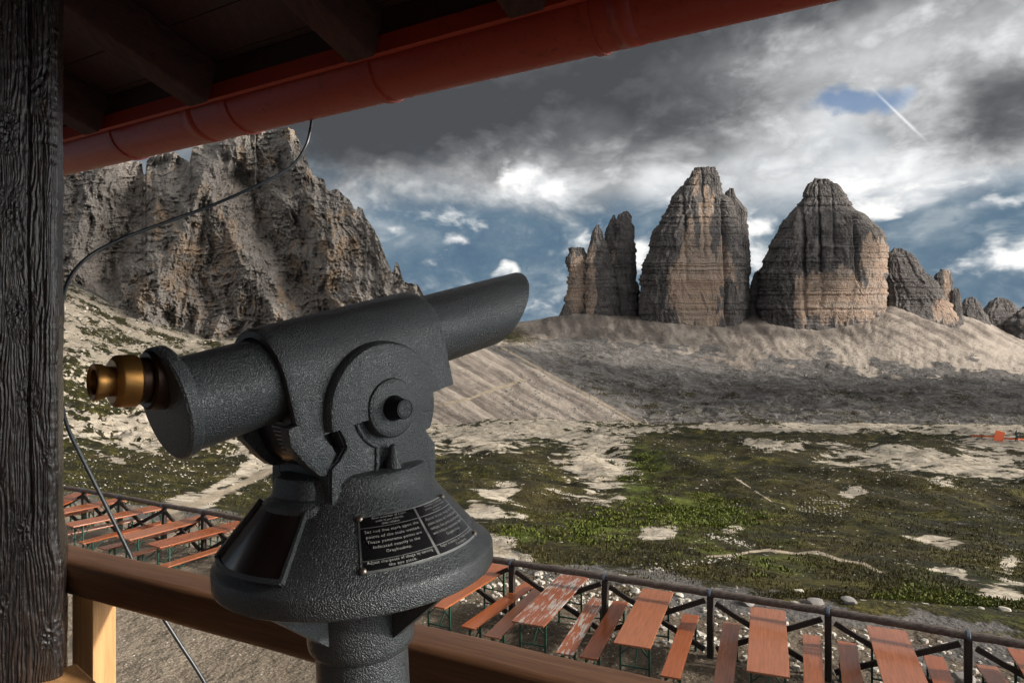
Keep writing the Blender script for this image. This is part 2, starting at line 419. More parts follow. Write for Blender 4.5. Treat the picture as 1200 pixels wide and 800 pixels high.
PROF = {
 -500: [(30,556),(60,520),(100,480),(200,430),(350,360),(550,290),(700,240),(1200,260),(2600,300)],
 -100: [(24,585),(40,556),(60,538),(100,500),(200,440),(350,372),(550,300),(700,250),(1200,270),(2600,300)],
   75: [(22,580),(30,560),(60,540),(100,508),(200,455),(350,396),(550,335),(640,322),(760,345),(1200,360),(2600,380)],
  150: [(21,592),(32,562),(60,545),(100,520),(200,480),(350,425),(520,376),(640,362),(760,370),(1200,380),(2600,390)],
  240: [(19,603),(32,570),(60,546),(110,525),(200,495),(330,440),(520,402),(640,392),(800,394),(1200,390),(2600,395)],
  330: [(18,622),(30,580),(60,545),(120,522),(180,505),(330,460),(520,410),(640,394),(800,392),(1200,390),(2600,395)],
  430: [(16,638),(28,585),(60,546),(120,518),(180,505),(230,510),(330,486),(520,430),(700,385),(900,382),(1300,390),(2600,398)],
  520: [(15,652),(26,600),(50,555),(110,520),(200,499),(240,505),(320,498),(450,452),(620,408),(780,385),(900,392),(1400,392),(1900,386),(2600,392)],
  600: [(14.5,662),(24,607),(50,560),(110,518),(200,493),(250,503),(380,500),(480,468),(560,444),(620,432),(720,424),(1000,410),(1400,394),(1750,379),(1950,378),(2600,388)],
  680: [(14,672),(24,612),(50,565),(110,520),(210,495),(260,505),(380,506),(500,480),(580,462),(680,458),(900,438),(1200,415),(1500,394),(1750,374),(1880,367),(2100,366),(2600,372)],
  760: [(13.5,680),(22,622),(50,567),(110,521),(220,497),(270,506),(400,505),(520,492),(640,478),(900,452),(1200,426),(1500,400),(1780,378),(1900,371),(2100,366),(2600,372)],
  850: [(13.4,690),(21,634),(40,578),(90,531),(220,495),(270,506),(400,502),(520,488),(700,471),(1000,450),(1300,432),(1500,412),(1780,384),(1900,374),(2100,360),(2600,372)],
  890: [(13.3,692),(21,638),(40,580),(90,532),(220,494),(270,506),(400,502),(520,488),(700,470),(1000,451),(1300,434),(1500,414),(1780,384),(1900,372),(2050,350),(2300,350),(2600,360)],
  960: [(13,699),(20,648),(38,588),(90,533),(225,494),(280,506),(400,500),(520,486),(700,468),(1000,452),(1300,441),(1500,420),(1780,388),(1900,378),(2100,366),(2600,372)],
 1045: [(12.6,706),(19,656),(36,596),(90,533),(225,495),(280,506),(400,500),(520,486),(700,468),(1000,454),(1300,444),(1500,424),(1780,378),(1900,362),(2050,348),(2300,352),(2600,360)],
 1130: [(12.2,716),(18,668),(36,600),(90,534),(225,497),(280,506),(400,500),(520,488),(700,470),(1000,456),(1300,448),(1600,414),(1850,390),(2100,374),(2400,366),(2600,368)],
 1200: [(12,722),(17,682),(34,610),(90,536),(225,500),(280,507),(400,501),(520,490),(700,474),(1000,460),(1300,450),(1600,430),(1850,414),(2100,402),(2400,392),(2600,390)],
 1700: [(12,730),(17,690),(34,616),(90,540),(225,500),(280,507),(400,501),(520,490),(700,474),(1000,458),(1300,440),(1600,420),(1850,400),(2100,385),(2400,375),(2600,375)],
}
def build_ground():
    xs = np.concatenate([np.linspace(-900,-60,60)[:-1], np.linspace(-60,1260,680), np.linspace(1260,2100,60)[1:]])
    ld = np.concatenate([np.linspace(math.log(1.2), math.log(8.5), 14)[:-1], np.linspace(math.log(8.5), math.log(2600), 760), np.log([3200,5000,12000,40000])])
    ds = np.exp(ld)
    keys = sorted(PROF); Hc = []
    for k in keys:
        pr = PROF[k]; fence_d = 11.94-.51*((k-600)/F*11)
        fl = pr[0][0]-1.2
        dd = [1.0, fl]; hh = [0, 0]
        for d, y in pr: dd.append(d); hh.append(H-(y-400)/F*d)
        dd += [3200, 5000, 12000, 40000]; hh += [hh[-1]-60, -150, -400, -500]
        h = np.interp(ds, dd, hh)
        # round the corners of the profile
        ker = np.exp(-np.linspace(-2,2,17)**2); ker /= ker.sum()
        hs = np.convolve(np.pad(h, 8, mode='edge'), ker, 'valid')
        Hc.append(np.where(ds > fl, hs, 0))
    Hc = np.array(Hc)                                   # (cols, depth)
    kx = np.array(keys, float)
    # smooth (Catmull-Rom like) interpolation across columns
    from_idx = np.clip(np.searchsorted(kx, xs)-1, 0, len(kx)-2)
    xc = np.clip(xs, kx[0], kx[-1])
    t = (xc-kx[from_idx])/(kx[from_idx+1]-kx[from_idx]); t = t*t*(3-2*t)*.5+t*.5
    h = Hc[from_idx].T*(1-t) + Hc[from_idx+1].T*t        # (depth, x)
    PX = np.broadcast_to(xs, h.shape); D = np.broadcast_to(ds[:,None], h.shape)
    X = (PX-600)/F*D; Y = D
    py = 400+(H-h)*F/D
    # zones
    fl_d = 13.1-.51*X/1.0*0 
    beyond = Y - (11.94-.51*X)                           # metres past the fence
    meadow = sstep(2.0, 6, beyond)*(1-sstep(230, 270, D))
    hill = sstep(60,140,D)*(1-sstep(560,640,D))*sstep(420,260,PX)
    far = sstep(250, 330, D)*(1-hill)
    lscree = ell(PX,py,600,462,150,60,27)                # near scree apron on the left
    nearscree = sstep(.42,.55, ell(PX,py,545,455,150,50,22))*sstep(240,290,D)*(1-sstep(650,760,D))
    edge = (py-405) - (PX-575)*.50                       # below-left of this line: smooth scree
    nearscree = np.clip(sstep(-6,4,edge)*sstep(240,290,D)*(1-sstep(700,800,D))*sstep(380,430,PX),0,1)
    towerscree = sstep(1300, 1590, D+260*fbm(PX/45,py/16,0,5,5,.6))
    saddle = sstep(660,600,PX)*sstep(900,1200,D)
    rocky = far*(1-nearscree)*(1-towerscree)
    n1 = fbm(X/14, Y/14, 3.1, 4, 11); n2 = fbm(X/3.2, Y/3.2, 1.7, 3, 21); n0 = fbm(X/60, Y/60, 9.1, 3, 31)
    r1 = ridged(X/95, Y/150, 2.2, 5, 41); r2 = ridged(X/28, Y/45, 6.2, 4, 51)
    gap = sstep(2.5, 9, beyond)
    nm = fbm(X/7, Y/9, 4.4, 3, 15); h = h + meadow*gap*(n1*1.25*sstep(12,60,D)+ nm*.55*sstep(14,30,D) + n2*.12 + n0*2.6*sstep(50,140,D)*(1-.6*sstep(150,240,D)))
    h = h + hill*(n1*2.2 + n0*4*sstep(150,300,D) + n2*.35)
    r3 = ridged(X/11, Y/20, 3.3, 4, 56, .6); h = h + rocky*((r1-.5)*12*sstep(280,800,D) + (r2-.5)*3.2 + (r3-.5)*2.6 + n1*1.0)
    # gullies of the scree run down the fall line
    wob = 10*fbm(PX/70, py/50, 5.5, 3, 61)
    fan = np.where(PX > 1020, PX - 1.9*(py-360), np.where(PX > 870, PX-.9*(py-370), PX - .55*(py-370)))
    gul = fbm((fan+wob)/13, py/80, 7.7, 6, 71, .66)
    h = h + towerscree*(gul*1.3*sstep(355,400,py) + n1*.9 + 2.2*fbm(PX/7,py/14,1,3,72))
    st2 = fbm((py-.62*PX+wob*.4)/9, PX/150, 2.9, 6, 81, .6)
    h = h + nearscree*(st2*1.3 + n1*.5)
    fl = sstep(-.5,2.5,beyond)
    h = h + fl*(1-meadow)*(1-far)*(1-hill)*n2*.05*sstep(0,3,beyond)*(D<60)
    h = np.where(D > 2650, h-(D-2650)*.001, h)
    V = np.stack([X, Y, h], -1)
    py = 400+(H-h)*F/D
    # ---- what lies on it
    warp = 16*fbm(PX/45, py/20, 1.1, 4, 91); wx = PX+warp*1.4; wy = py+warp*.35
    rock = np.zeros_like(py)
    for e in [(600,500,110,10,-2),(560,512,62,16,0),(640,505,50,12,10),(703,545,32,34,-8),(700,520,28,20,0),(590,578,20,9,0),(566,598,30,11,0),
              (530,606,24,12,0),(556,630,30,12,20),(580,645,30,10,20),(770,624,14,9,0),(1130,545,110,13,4),(1060,532,60,8,4),(900,520,36,4,0),
              (870,500,60,4,0),(1000,500,120,5,0),(1150,503,90,6,0),(1190,520,60,6,5),(1185,700,40,14,20),(1130,676,30,6,20),(1005,578,14,5,0),
              (1110,636,26,6,5),(1090,630,16,6,0),(1190,660,12,8,0),(520,655,20,6,10),
              (262,570,62,9,-20),(300,548,60,7,-32),(230,588,46,6,-18),(330,535,50,9,-30),(760,505,30,5,0),(860,620,14,4,0),(1000,545,20,3,0)]:
        rock = np.maximum(rock, ell(wx, wy, *e))
    rock = rock*(D > 14)*(1-far)
    # left hillside: pale stones between strips of turf running down to the right
    strip = fbm((wy-.46*wx)/6.5, wx/38, 4.4, 5, 101, .6)
    hillrock = np.clip(.50+ .75*strip - .42*sstep(505,560,py), 0, 1)*np.clip(hill+sstep(35,90,D)*sstep(480,350,PX)*(D<600),0,1)
    rock = np.maximum(rock, np.where(PX < 500, hillrock*(D>20), 0))
    grass = np.clip(meadow + hill, 0, 1)
    grass = np.maximum(grass, .62*ell(wx,py,590,392,55,9,8)*2*saddle*.8)
    grass = np.maximum(grass, rocky*(.30+.5*fbm(PX/30,py/8,3,4,111))*sstep(1300,700,D))
    grass = grass*(1-.9*nearscree)*(1-towerscree*(PX>660))
    # rocks beyond the fence: bare stony strip
    strip2 = sstep(-1,.5,beyond)*(1-sstep(1.6,3.2,beyond + 2.2*fbm(X/2.4,Y/2.4,0,3,121)))
    gravel = np.where(D < 60, 1-sstep(.5,1.6,beyond + 1.3*fbm(X/1.7,Y/1.7,0,3,131)), 0)
    gravel = np.maximum(gravel, .85*strip2*(D<60))
    scree = np.clip(nearscree+towerscree+ .9*saddle*far, 0, 1)
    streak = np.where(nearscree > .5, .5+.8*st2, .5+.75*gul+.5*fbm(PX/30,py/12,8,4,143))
    streak = streak + .45*sstep(900,1040,PX)*towerscree*sstep(385,420,py) - .2*sstep(900,700,PX)*towerscree  # sunlit right and shaded left of the scree put into its colour
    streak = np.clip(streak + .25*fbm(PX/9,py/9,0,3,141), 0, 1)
    lush = np.zeros_like(py)
    for e in [(770,585,50,20,20),(820,605,50,18,10),(700,615,40,18,0),(760,545,30,18,30),(1150,700,60,18,15),(900,650,50,16,10),(610,625,30,10,0),(860,640,60,14,0)]:
        lush = np.maximum(lush, ell(wx, wy, *e))
    lush = np.clip(lush*1.9-.35, 0, 1)*(1-far)
    path = np.zeros_like(py)
    for pts, w in [([(830,652),(862,650),(900,643),(935,648),(960,647),(985,656),(1010,659),(1035,672),(1060,681),(1090,697)], 1.7),
                   ([(862,560),(885,575),(905,588)], .7),
                   ([(515,476),(560,464),(600,450),(616,446)], 1.7), ([(590,408),(640,436),(700,468),(745,495)], 1.3),
                   ([(200,600),(236,586),(290,566),(330,545)], 4.5),([(600,660),(560,625),(535,600)],6)]:
        path = np.maximum(path, np.clip(1-.5*seg_dist(PX+warp*.25, py+warp*.12, pts)/w, 0, 1))
    path = path*(D > 16)
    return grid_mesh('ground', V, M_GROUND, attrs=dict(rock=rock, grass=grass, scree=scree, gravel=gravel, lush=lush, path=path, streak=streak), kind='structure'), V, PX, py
ground, GV, GPX, GPY = build_ground()
_gx = GPX[0]; _gd = GV[:,0,1]
def ground_z(x, y):
    """height of the ground under a point"""
    px = 600+x/y*F
    i = np.searchsorted(_gd, y)-1; j = np.searchsorted(_gx, px)-1
    i = int(np.clip(i,0,len(_gd)-2)); j = int(np.clip(j,0,len(_gx)-2))
    a = (y-_gd[i])/(_gd[i+1]-_gd[i]); b = (px-_gx[j])/(_gx[j+1]-_gx[j])
    z = GV[:,:,2]
    return float((z[i,j]*(1-a)+z[i+1,j]*a)*(1-b)+(z[i,j+1]*(1-a)+z[i+1,j+1]*a)*b)
def ground_at(px, py, dmin=12.5):
    """nearest ground point seen at a picture position"""
    j = int(np.clip(np.searchsorted(_gx, px), 0, len(_gx)-1))
    col = GPY[:, j]; ok = np.where((col <= py) & (_gd > dmin))[0]
    i = ok[0] if len(ok) else len(_gd)-1
    d = _gd[i]; x = (px-600)/F*d
    return Vector((x, d, ground_z(x, d)))

# ------------------------------------------------------------------ the left mountain
SKY_L = [(-300,150),(-120,120),(-20,190),(40,214),(72,206),(82,200),(92,201),(97,203),(99,196),(110,189),(130,186),(150,188),(166,190),(168,204),(170,206),(172,188),(176,184),(190,180),(204,178),
         (212,184),(222,190),(225,176),(228,168),(250,163),(285,158),(312,154),(335,149),(344,152),(350,164),(356,178),(361,192),(366,204),(371,207),(380,211),(383,221),(388,225),(391,221),
         (397,222),(402,229),(410,234),(414,243),(417,246),(420,242),(425,245),(429,256),(434,262),(440,272),(446,284),(450,296),(455,309),(459,318),(461,319),(463,309),(465,307),(468,311),(470,321),(473,329),(478,332),(484,332),(490,334),(494,341),(498,348),(504,356),(512,366),(530,384)]
BASE_L = [(-300,330),(-60,330),(40,330),(75,333),(95,345),(120,362),(150,384),(190,398),(240,408),(300,404),(380,404),(440,404),(500,404),(530,405)]
def build_left_mountain():
    xs = np.linspace(-160, 530, 820); n = 560
    sky = np.interp(xs, *zip(*SKY_L)); base = np.interp(xs, *zip(*BASE_L))
    sky = sky + 1.6*fbm(xs/5, 0, 0, 3, 3)*sstep(60,80,xs)
    s = np.linspace(0, 1, n)[:,None]
    PX = np.broadcast_to(xs, (n, len(xs))); py = base + (sky-base)*s
    d = 590 + 330*((base-py)/240.0)**1.05 + 0*PX
    d = d + 30*sstep(160, 60, PX)
    def near(pts, w, a): return -a*np.exp(-(seg_dist(PX, py, pts)/w)**2)
    # spurs come forward, gullies cut back
    wx = 9*fbm(PX/40, py/60, 0, 3, 5)
    PXo, = (PX,)
    def rel(pts, w, a):
        return -a*np.exp(-(seg_dist(PX+wx, py+wx*.5, pts)/w)**1.6)
    d = d + rel([(262,175),(243,205),(215,262),(196,310),(182,350),(178,392)], 30, 62)
    d = d + rel([(240,215),(262,262),(300,330),(345,398)], 22, 34)
    d = d + rel([(330,150),(345,205),(380,262),(405,320),(430,398)], 34, 52)
    d = d + rel([(420,250),(440,310),(470,380)], 18, 30)
    d = d + rel([(190,180),(178,230),(160,262)], 18, 30)
    d = d + rel([(120,190),(100,250),(84,330)], 16, 26)
    d = d - rel([(284,210),(312,275),(352,345),(385,398)], 15, 44)
    d = d - rel([(172,192),(152,245),(134,295),(118,330)], 20, 70)
    d = d - rel([(205,190),(222,215),(205,255),(190,290)], 9, 24)
    d = d - rel([(360,215),(350,260),(372,300)], 8, 18)
    d = d - rel([(463,330),(455,360)], 8, 16)
    w2 = 12*fbm(PX/60, py/60, 3, 3, 7)
    lean = PX + .18*(py-300)*np.sign(PX-300)*-1 + w2
    d = d - 50*(ridged(lean/55, py/150, 1.5, 3, 201)-.6) - 19*(ridged(lean/20, py/48, 2.5, 4, 211)-.55) - 8*(ridged(lean/8, py/16, 8.5, 4, 221)-.5) - 4*fbm(PX/3,py/3.4,1,3,231)
    # ledges
    lv = (py + .10*PX + 11*fbm(PX/40, py/40, 0, 4, 9))/8.5
    saw = lv-np.floor(lv); d = d - 4.5*(saw**2) *sstep(-.15,.35,fbm(PX/30,py/12,4,3,15))
    lv = (py + .05*PX + 5*fbm(PX/20, py/20, 2, 3, 19))/3.1
    saw = lv-np.floor(lv); d = d - 1.5*saw*sstep(-.2,.3,fbm(PX/14,py/9,9,3,16))
    fade = sstep(0,.06,s)
    d = 560*(1-fade)*0 + d
    X = (PX-600)/F*d; Z = H-(py-400)/F*d
    # scree and light patches
    scree = np.maximum.reduce([
        1.15-seg_dist(PX+wx,py,[(150,262),(134,290),(112,322),(84,345)])/20.,
        1.05-seg_dist(PX+wx,py,[(286,230),(300,268),(330,318),(372,388)])/13.,
        1.0-seg_dist(PX+wx,py,[(430,345),(400,380)])/9.,
        .95-(base-py)/11.*np.ones_like(PX)])
    scree = np.clip(scree, 0, 1)
    och = np.clip(.20 + .50*fbm(PX/16, py/34, 6, 4, 241) + .10*sstep(180,260,PX)*sstep(470,400,PX), 0, 1)
    for e in [(215,325,26,60,0),(182,250,7,40,0),(395,300,22,50,0),(345,330,18,45,0),(200,395,30,16,0),(265,285,16,45,0),(165,345,20,24,0)]:
        och = np.maximum(och, np.clip(ell(PX+wx,py+wx,*e)*.78+.5*fbm(PX/10, py/20, 2, 4, 251),0,1))
    # the far side falls away behind the ridge
    V = np.stack([X, d, Z], -1)
    back = []
    for k in range(1, 9):
        t = k/8.
        r = V[-1].copy(); r[:,1] = r[:,1]+ 260*t**1.1 + 6*fbm(xs/9, t*3, 0, 2, 77); r[:,0] = V[-1,:,0]*(1+.26*t*.6)
        r[:,2] = V[-1,:,2]*(1-t)+ (V[0,:,2]-60)*t
        back.append(r)
    foot = V[0].copy(); foot[:,2] -= 90; foot[:,1] += 8; V2 = np.concatenate([foot[None], V, np.array(back)], 0)
    z = np.zeros((8, len(xs)))
    return grid_mesh('mountain', V2, M_ROCK, attrs=dict(ochre=np.concatenate([och[:1], och, z+.3]), scree=np.concatenate([scree[:1], scree, z])), kind='structure')
build_left_mountain()

# ------------------------------------------------------------------ the rock towers
def tower(cols, name='rock_tower'):
    """cols: dicts with left / right outlines (picture) and a depth; each a closed rock body, joined into one mesh"""
    Vs, Qs, Oc = [], [], []
    off = 0
    for ci, c in enumerate(cols):
        n = c.get('n', 240); m = c.get('m', 300); d0 = c['d']; seed = c.get('seed', 1)*17
        L = sorted(c['L'], key=lambda p: p[1]); R = sorted(c['R'], key=lambda p: p[1])
        ytop = min(L[0][1], R[0][1]); ybot = c.get('bot', 400)
        ys = np.linspace(ybot, ytop, n)
        lx = np.interp(ys, [p[1] for p in L], [p[0] for p in L]); rx = np.interp(ys, [p[1] for p in R], [p[0] for p in R])
        jw = np.clip((rx-lx)/30, .15, 1)
        def jag(k): return (np.round(2.2*fbm(ys/15, 0*ys, k, 4, seed+40))/2.2*3.2 + 1.0*fbm(ys/3.2, 0*ys, k, 2, seed+41))*jw
        lx = lx + jag(.3); rx = rx - jag(7.7)
        th = np.linspace(0, 2*PI, m, endpoint=False)
        cx = (lx+rx)/2; hw = np.maximum((rx-lx)/2, .3)
        e = c.get('e', .64)
        cs = np.sign(np.cos(th))*np.abs(np.cos(th))**e; sn = np.sign(np.sin(th))*np.abs(np.sin(th))**e
        A, B = np.meshgrid(np.arange(m), np.arange(n))
        TH = th[A]; YS = ys[B]; CX = cx[B]; HW = hw[B]; CS = cs[A]; SN = sn[A]
        # vertical fluting, cracks and ledges (in metres of the surface)
        k = d0/F
        qx = np.cos(TH)*3; qy = np.sin(TH)*3
        w = .35*fbm(qx, qy, YS/60, 3, seed+1)
        w = w + .25*fbm(qx*2,qy*2,YS/16,2,seed+31)
        fl = ridged(qx*.9+w, qy*.9, YS/95+w, 3, seed+2)-.6
        fl2 = ridged(qx*2.6+w, qy*2.6, YS/26+w, 5, seed+3, .6)-.55
        fl3 = fbm(qx*9, qy*9, YS/9, 3, seed+4)
        lv = (YS+9*w+4*fbm(qx,qy,YS/14,3,seed+5))/6.5; saw = lv-np.floor(lv)
        lv2 = (YS+3*w)/1.9; saw2 = lv2-np.floor(lv2)
        full = np.clip(HW/34, .25, 1)
        side = np.abs(CS)**4                                    # keep the outline where it was measured
        led = sstep(-.15,.3,fbm(qx*1.3,qy*1.3,YS/9,3,seed+11))
        amt = (fl*.11 + fl2*.060*(1-.3*side) + fl3*.016 - c.get('beds',.25)*((saw-.5)*.016*led + (saw2-.5)*.010*(1-led)))
        for (gx, gw, ga, g0, g1) in c.get('cleft', []):
            gxx = gx+(YS-g0)*0.04+1.5*fbm(YS/12,0*YS,gx,3,seed+12)
            amt = amt - ga*np.exp(-((CX+HW*CS-gxx)/gw)**2)*sstep(g1+8,g1-8,YS)*(SN<0)
        calm = 0*YS
        for p in c.get('ochre', []):
            if len(p) == 5:
                q0 = (ell(CX+HW*CS+3*fbm(qx*2,qy*2,YS/14,3,seed+9), YS+6*fbm(qx*2,qy*2,YS/14,3,seed+10), *p)-.5)*3+.5
                calm = np.maximum(calm, np.clip(q0, 0, 1))
        amt = amt*(1-.72*calm*(SN<.25))
        rr = 1 + amt*(1-.72*side)
        PXv = CX + HW*CS*rr + (fl3*1.2+fl2*1.8-(saw-.5)*.5)*side*np.clip(full,.35,1)
        dep = d0 + c.get('dep', .72)*HW*k*SN*rr + c.get('lean', .35)*k*(ybot-YS)
        PYv = YS + 1.2*fbm(qx*2, qy*2, YS/8, 2, seed+6)*np.clip((ys[B]-ytop)/8+.3, 0, 1)
        cap = sstep(10, 0, YS-ytop)
        PYv = PYv + 2.2*cap*fbm(PXv/3.2, 0, 0, 2, seed+7)
        V = np.stack([(PXv-600)/F*dep, dep, H-(PYv-400)/F*dep], -1)
        oc = np.full((n,m), .18) + .35*fbm(qx*1.5, qy*1.5, YS/30, 4, seed+8)
        front = SN < .25
        for p in c.get('ochre', []):
            q = ell(PXv+5*fbm(PXv/6,YS/16,0,4,seed+9), YS+13*fbm(PXv/4.5,YS/30,3,4,seed+10), *p[:5])
            q = (q-.5)*3+.5
            if len(p) > 5: oc = np.where(q > .5, np.minimum(oc, 1.0-q*.9), oc)
            else: oc = np.maximum(oc, np.clip(q*1.15, 0, .95)*front)
        idx = np.arange(n*m).reshape(n, m)+off
        idx = np.concatenate([idx, idx[:, :1]], 1)
        Qs.append(np.stack([idx[:-1,:-1].ravel(), idx[:-1,1:].ravel(), idx[1:,1:].ravel(), idx[1:,:-1].ravel()], 1))
        topc = V[-1].mean(0); Vs.append(V.reshape(-1,3)); Oc.append(np.clip(oc,0,1).ravel())
        Vs.append(topc[None]); Oc.append(np.array([.2])); ti = off+n*m
        last = idx[-1]
        Qs.append(np.stack([last[:-1], last[1:], np.full(m, ti), np.full(m, ti)], 1))
        off += n*m+1
    V = np.concatenate(Vs); Q = np.concatenate(Qs); O = np.concatenate(Oc)
    tri = Q[:,2] == Q[:,3]
    me = bpy.data.meshes.new(name)
    me.vertices.add(len(V)); me.vertices.foreach_set('co', V.astype(np.float32).ravel())
    q4 = Q[~tri]; q3 = Q[tri][:, :3]
    li = np.concatenate([q4.ravel(), q3.ravel()]).astype(np.int32)
    me.loops.add(len(li)); me.loops.foreach_set('vertex_index', li)
    me.polygons.add(len(q4)+len(q3))
    me.polygons.foreach_set('loop_start', np.concatenate([np.arange(0,len(q4)*4,4), len(q4)*4+np.arange(0,len(q3)*3,3)]).astype(np.int32))
    me.update(calc_edges=True)
    for nm, arr in (('ochre', O), ('scree', O*0)):
        at = me.attributes.new(nm, 'FLOAT', 'POINT'); at.data.foreach_set('value', arr.astype(np.float32))
    return tag(link_mesh(name, me, M_TOWER), kind='structure')
BASE = lambda x: (x, 404)
# first, the many-pointed one
tower([
 dict(d=1905, L=[(667,297),(664,302),(664,340),(663,372),(660,400)], R=[(684,290),(690,300),(694,330),(696,372),(700,400)], n=200, m=220, seed=1, ochre=[(677,340,14,40,0)]),
 dict(d=1895, L=[(699,264),(694,272),(691,285),(687,300),(684,330),(682,400)], R=[(702,265),(706,274),(710,284),(716,300),(722,330),(728,372),(732,400)], n=230, m=240, seed=2, ochre=[(692,335,6,44,0)]),
 dict(d=1925, L=[(719,252),(712,263),(709,272),(706,300),(704,400)], R=[(721,254),(726,262),(730,280),(736,400)], n=200, m=160, seed=3),
 dict(d=1915, L=[(731,248),(724,253),(722,262),(719,280),(712,320),(708,400)], R=[(737,248),(740,254),(743,266),(745,300),(747,340),(748,372),(750,400)], n=230, m=240, seed=4, ochre=[(716,300,4,20,0)]),
 dict(d=1870, L=[(662,356),(658,362),(654,372),(650,400)], R=[(664,357),(668,366),(676,372),(686,400)], n=60, m=90, seed=5),
])
tower([
 dict(d=1880, L=[(813,196),(811,201),(809,207),(802,216),(797,222),(790,230),(786,240),(781,247),(772,262),(766,272),(760,292),(757,304),(751,318),(749,340),(748,372),(746,404)],
      R=[(838,196),(839,200),(840,205),(843,210),(846,216),(848,226),(856,236),(862,250),(868,270),(872,300),(874,330),(872,404)], n=420, m=560, seed=6, lean=.28, cleft=[(846,2.2,.35,200,380),(822,1.6,.14,200,300),(800,2,.12,230,330)],
      ochre=[(824,334,40,48,0),(806,285,7,30,8),(828,262,8,44,0),(816,215,3,18,0),(842,300,6,40,0),(762,330,12,40,0,1),(857,358,20,10,0,1),(838,275,7,26,0,1),(855,338,9,14,0,1)]),
 dict(d=1895, L=[(855,221),(850,226),(848,236),(846,260),(845,404)], R=[(859,221),(862,230),(868,238),(874,246),(875,260),(878,285),(880,318),(879,350),(878,404)], n=260, m=220, seed=7, ochre=[(866,345,8,18,0)]),
 dict(d=1870, L=[(759,340),(752,352),(749,404)], R=[(764,342),(772,362),(776,404)], n=80, m=100, seed=8),
])
tower([
 dict(d=1915, L=[(885,318),(880,330),(877,350),(874,404)], R=[(889,318),(893,330),(897,350),(902,372),(904,404)], n=120, m=160, seed=9),
 dict(d=1880, L=[(900,352),(896,360),(892,404)], R=[(903,352),(910,362),(916,378),(920,404)], n=70, m=120, seed=10)], 'rock_pinnacle')
tower([
 dict(d=1920, L=[(955,210),(952,213),(946,216),(943,222),(940,232),(934,240),(929,247),(921,256),(915,265),(908,278),(901,293),(894,306),(890,318),(888,340),(887,372),(884,404)],
      R=[(970,210),(976,214),(983,217),(986,222),(992,228),(996,236),(1000,243),(1004,246),(1014,250),(1022,258),(1031,268),(1036,277),(1041,286),(1040,320),(1039,350),(1040,404)], n=420, m=560, seed=11, lean=.3, e=.66, beds=1.1, cleft=[(1002,1.8,.22,240,330),(958,1.6,.18,225,360),(938,2.4,.16,240,370),(975,1.3,.10,218,300)],
      ochre=[(990,346,52,34,0),(1024,300,20,22,0),(940,352,8,30,0),(1012,327,9,8,20,1),(1006,320,7,10,-30,1),(1000,295,12,14,0,1)]),
 dict(d=1890, L=[(912,318),(902,326),(896,340),(890,404)], R=[(916,318),(922,332),(926,350),(930,404)], n=120, m=140, seed=12),
])
tower([
 dict(d=1960, L=[(1047,292),(1040,297),(1037,310),(1036,340),(1034,404)], R=[(1056,291),(1066,296),(1074,304),(1084,318),(1096,330),(1106,344),(1116,358),(1124,374),(1130,404)], n=260, m=300, seed=13, ochre=[(1108,365,16,14,0)]),
])
tower([
 dict(d=1990, L=[(1102,317),(1096,323),(1094,335),(1090,404)], R=[(1111,316),(1115,320),(1117,332),(1120,404)], n=120, m=130, seed=14, ochre=[(1110,340,4,22,0)]),
 dict(d=1975, L=[(1119,338),(1115,345),(1112,404)], R=[(1123,338),(1126,346),(1128,366),(1130,404)], n=90, m=100, seed=15)], 'rock_pinnacle')
tower([
 dict(d=2250, L=[(1136,348),(1128,352),(1122,365),(1112,404)], R=[(1141,348),(1150,356),(1158,370),(1164,404)], n=90, m=140, seed=16),
 dict(d=2350, L=[(1166,350),(1158,356),(1150,365),(1140,404)], R=[(1176,349),(1186,355),(1196,364),(1212,404)], n=90, m=160, seed=17, ochre=[(1192,378,8,8,0)]),
 dict(d=2400, L=[(1200,361),(1185,364),(1172,380),(1168,420)], R=[(1240,358),(1290,366),(1350,376),(1420,420)], n=90, m=200, seed=18)], 'rock_ridge')
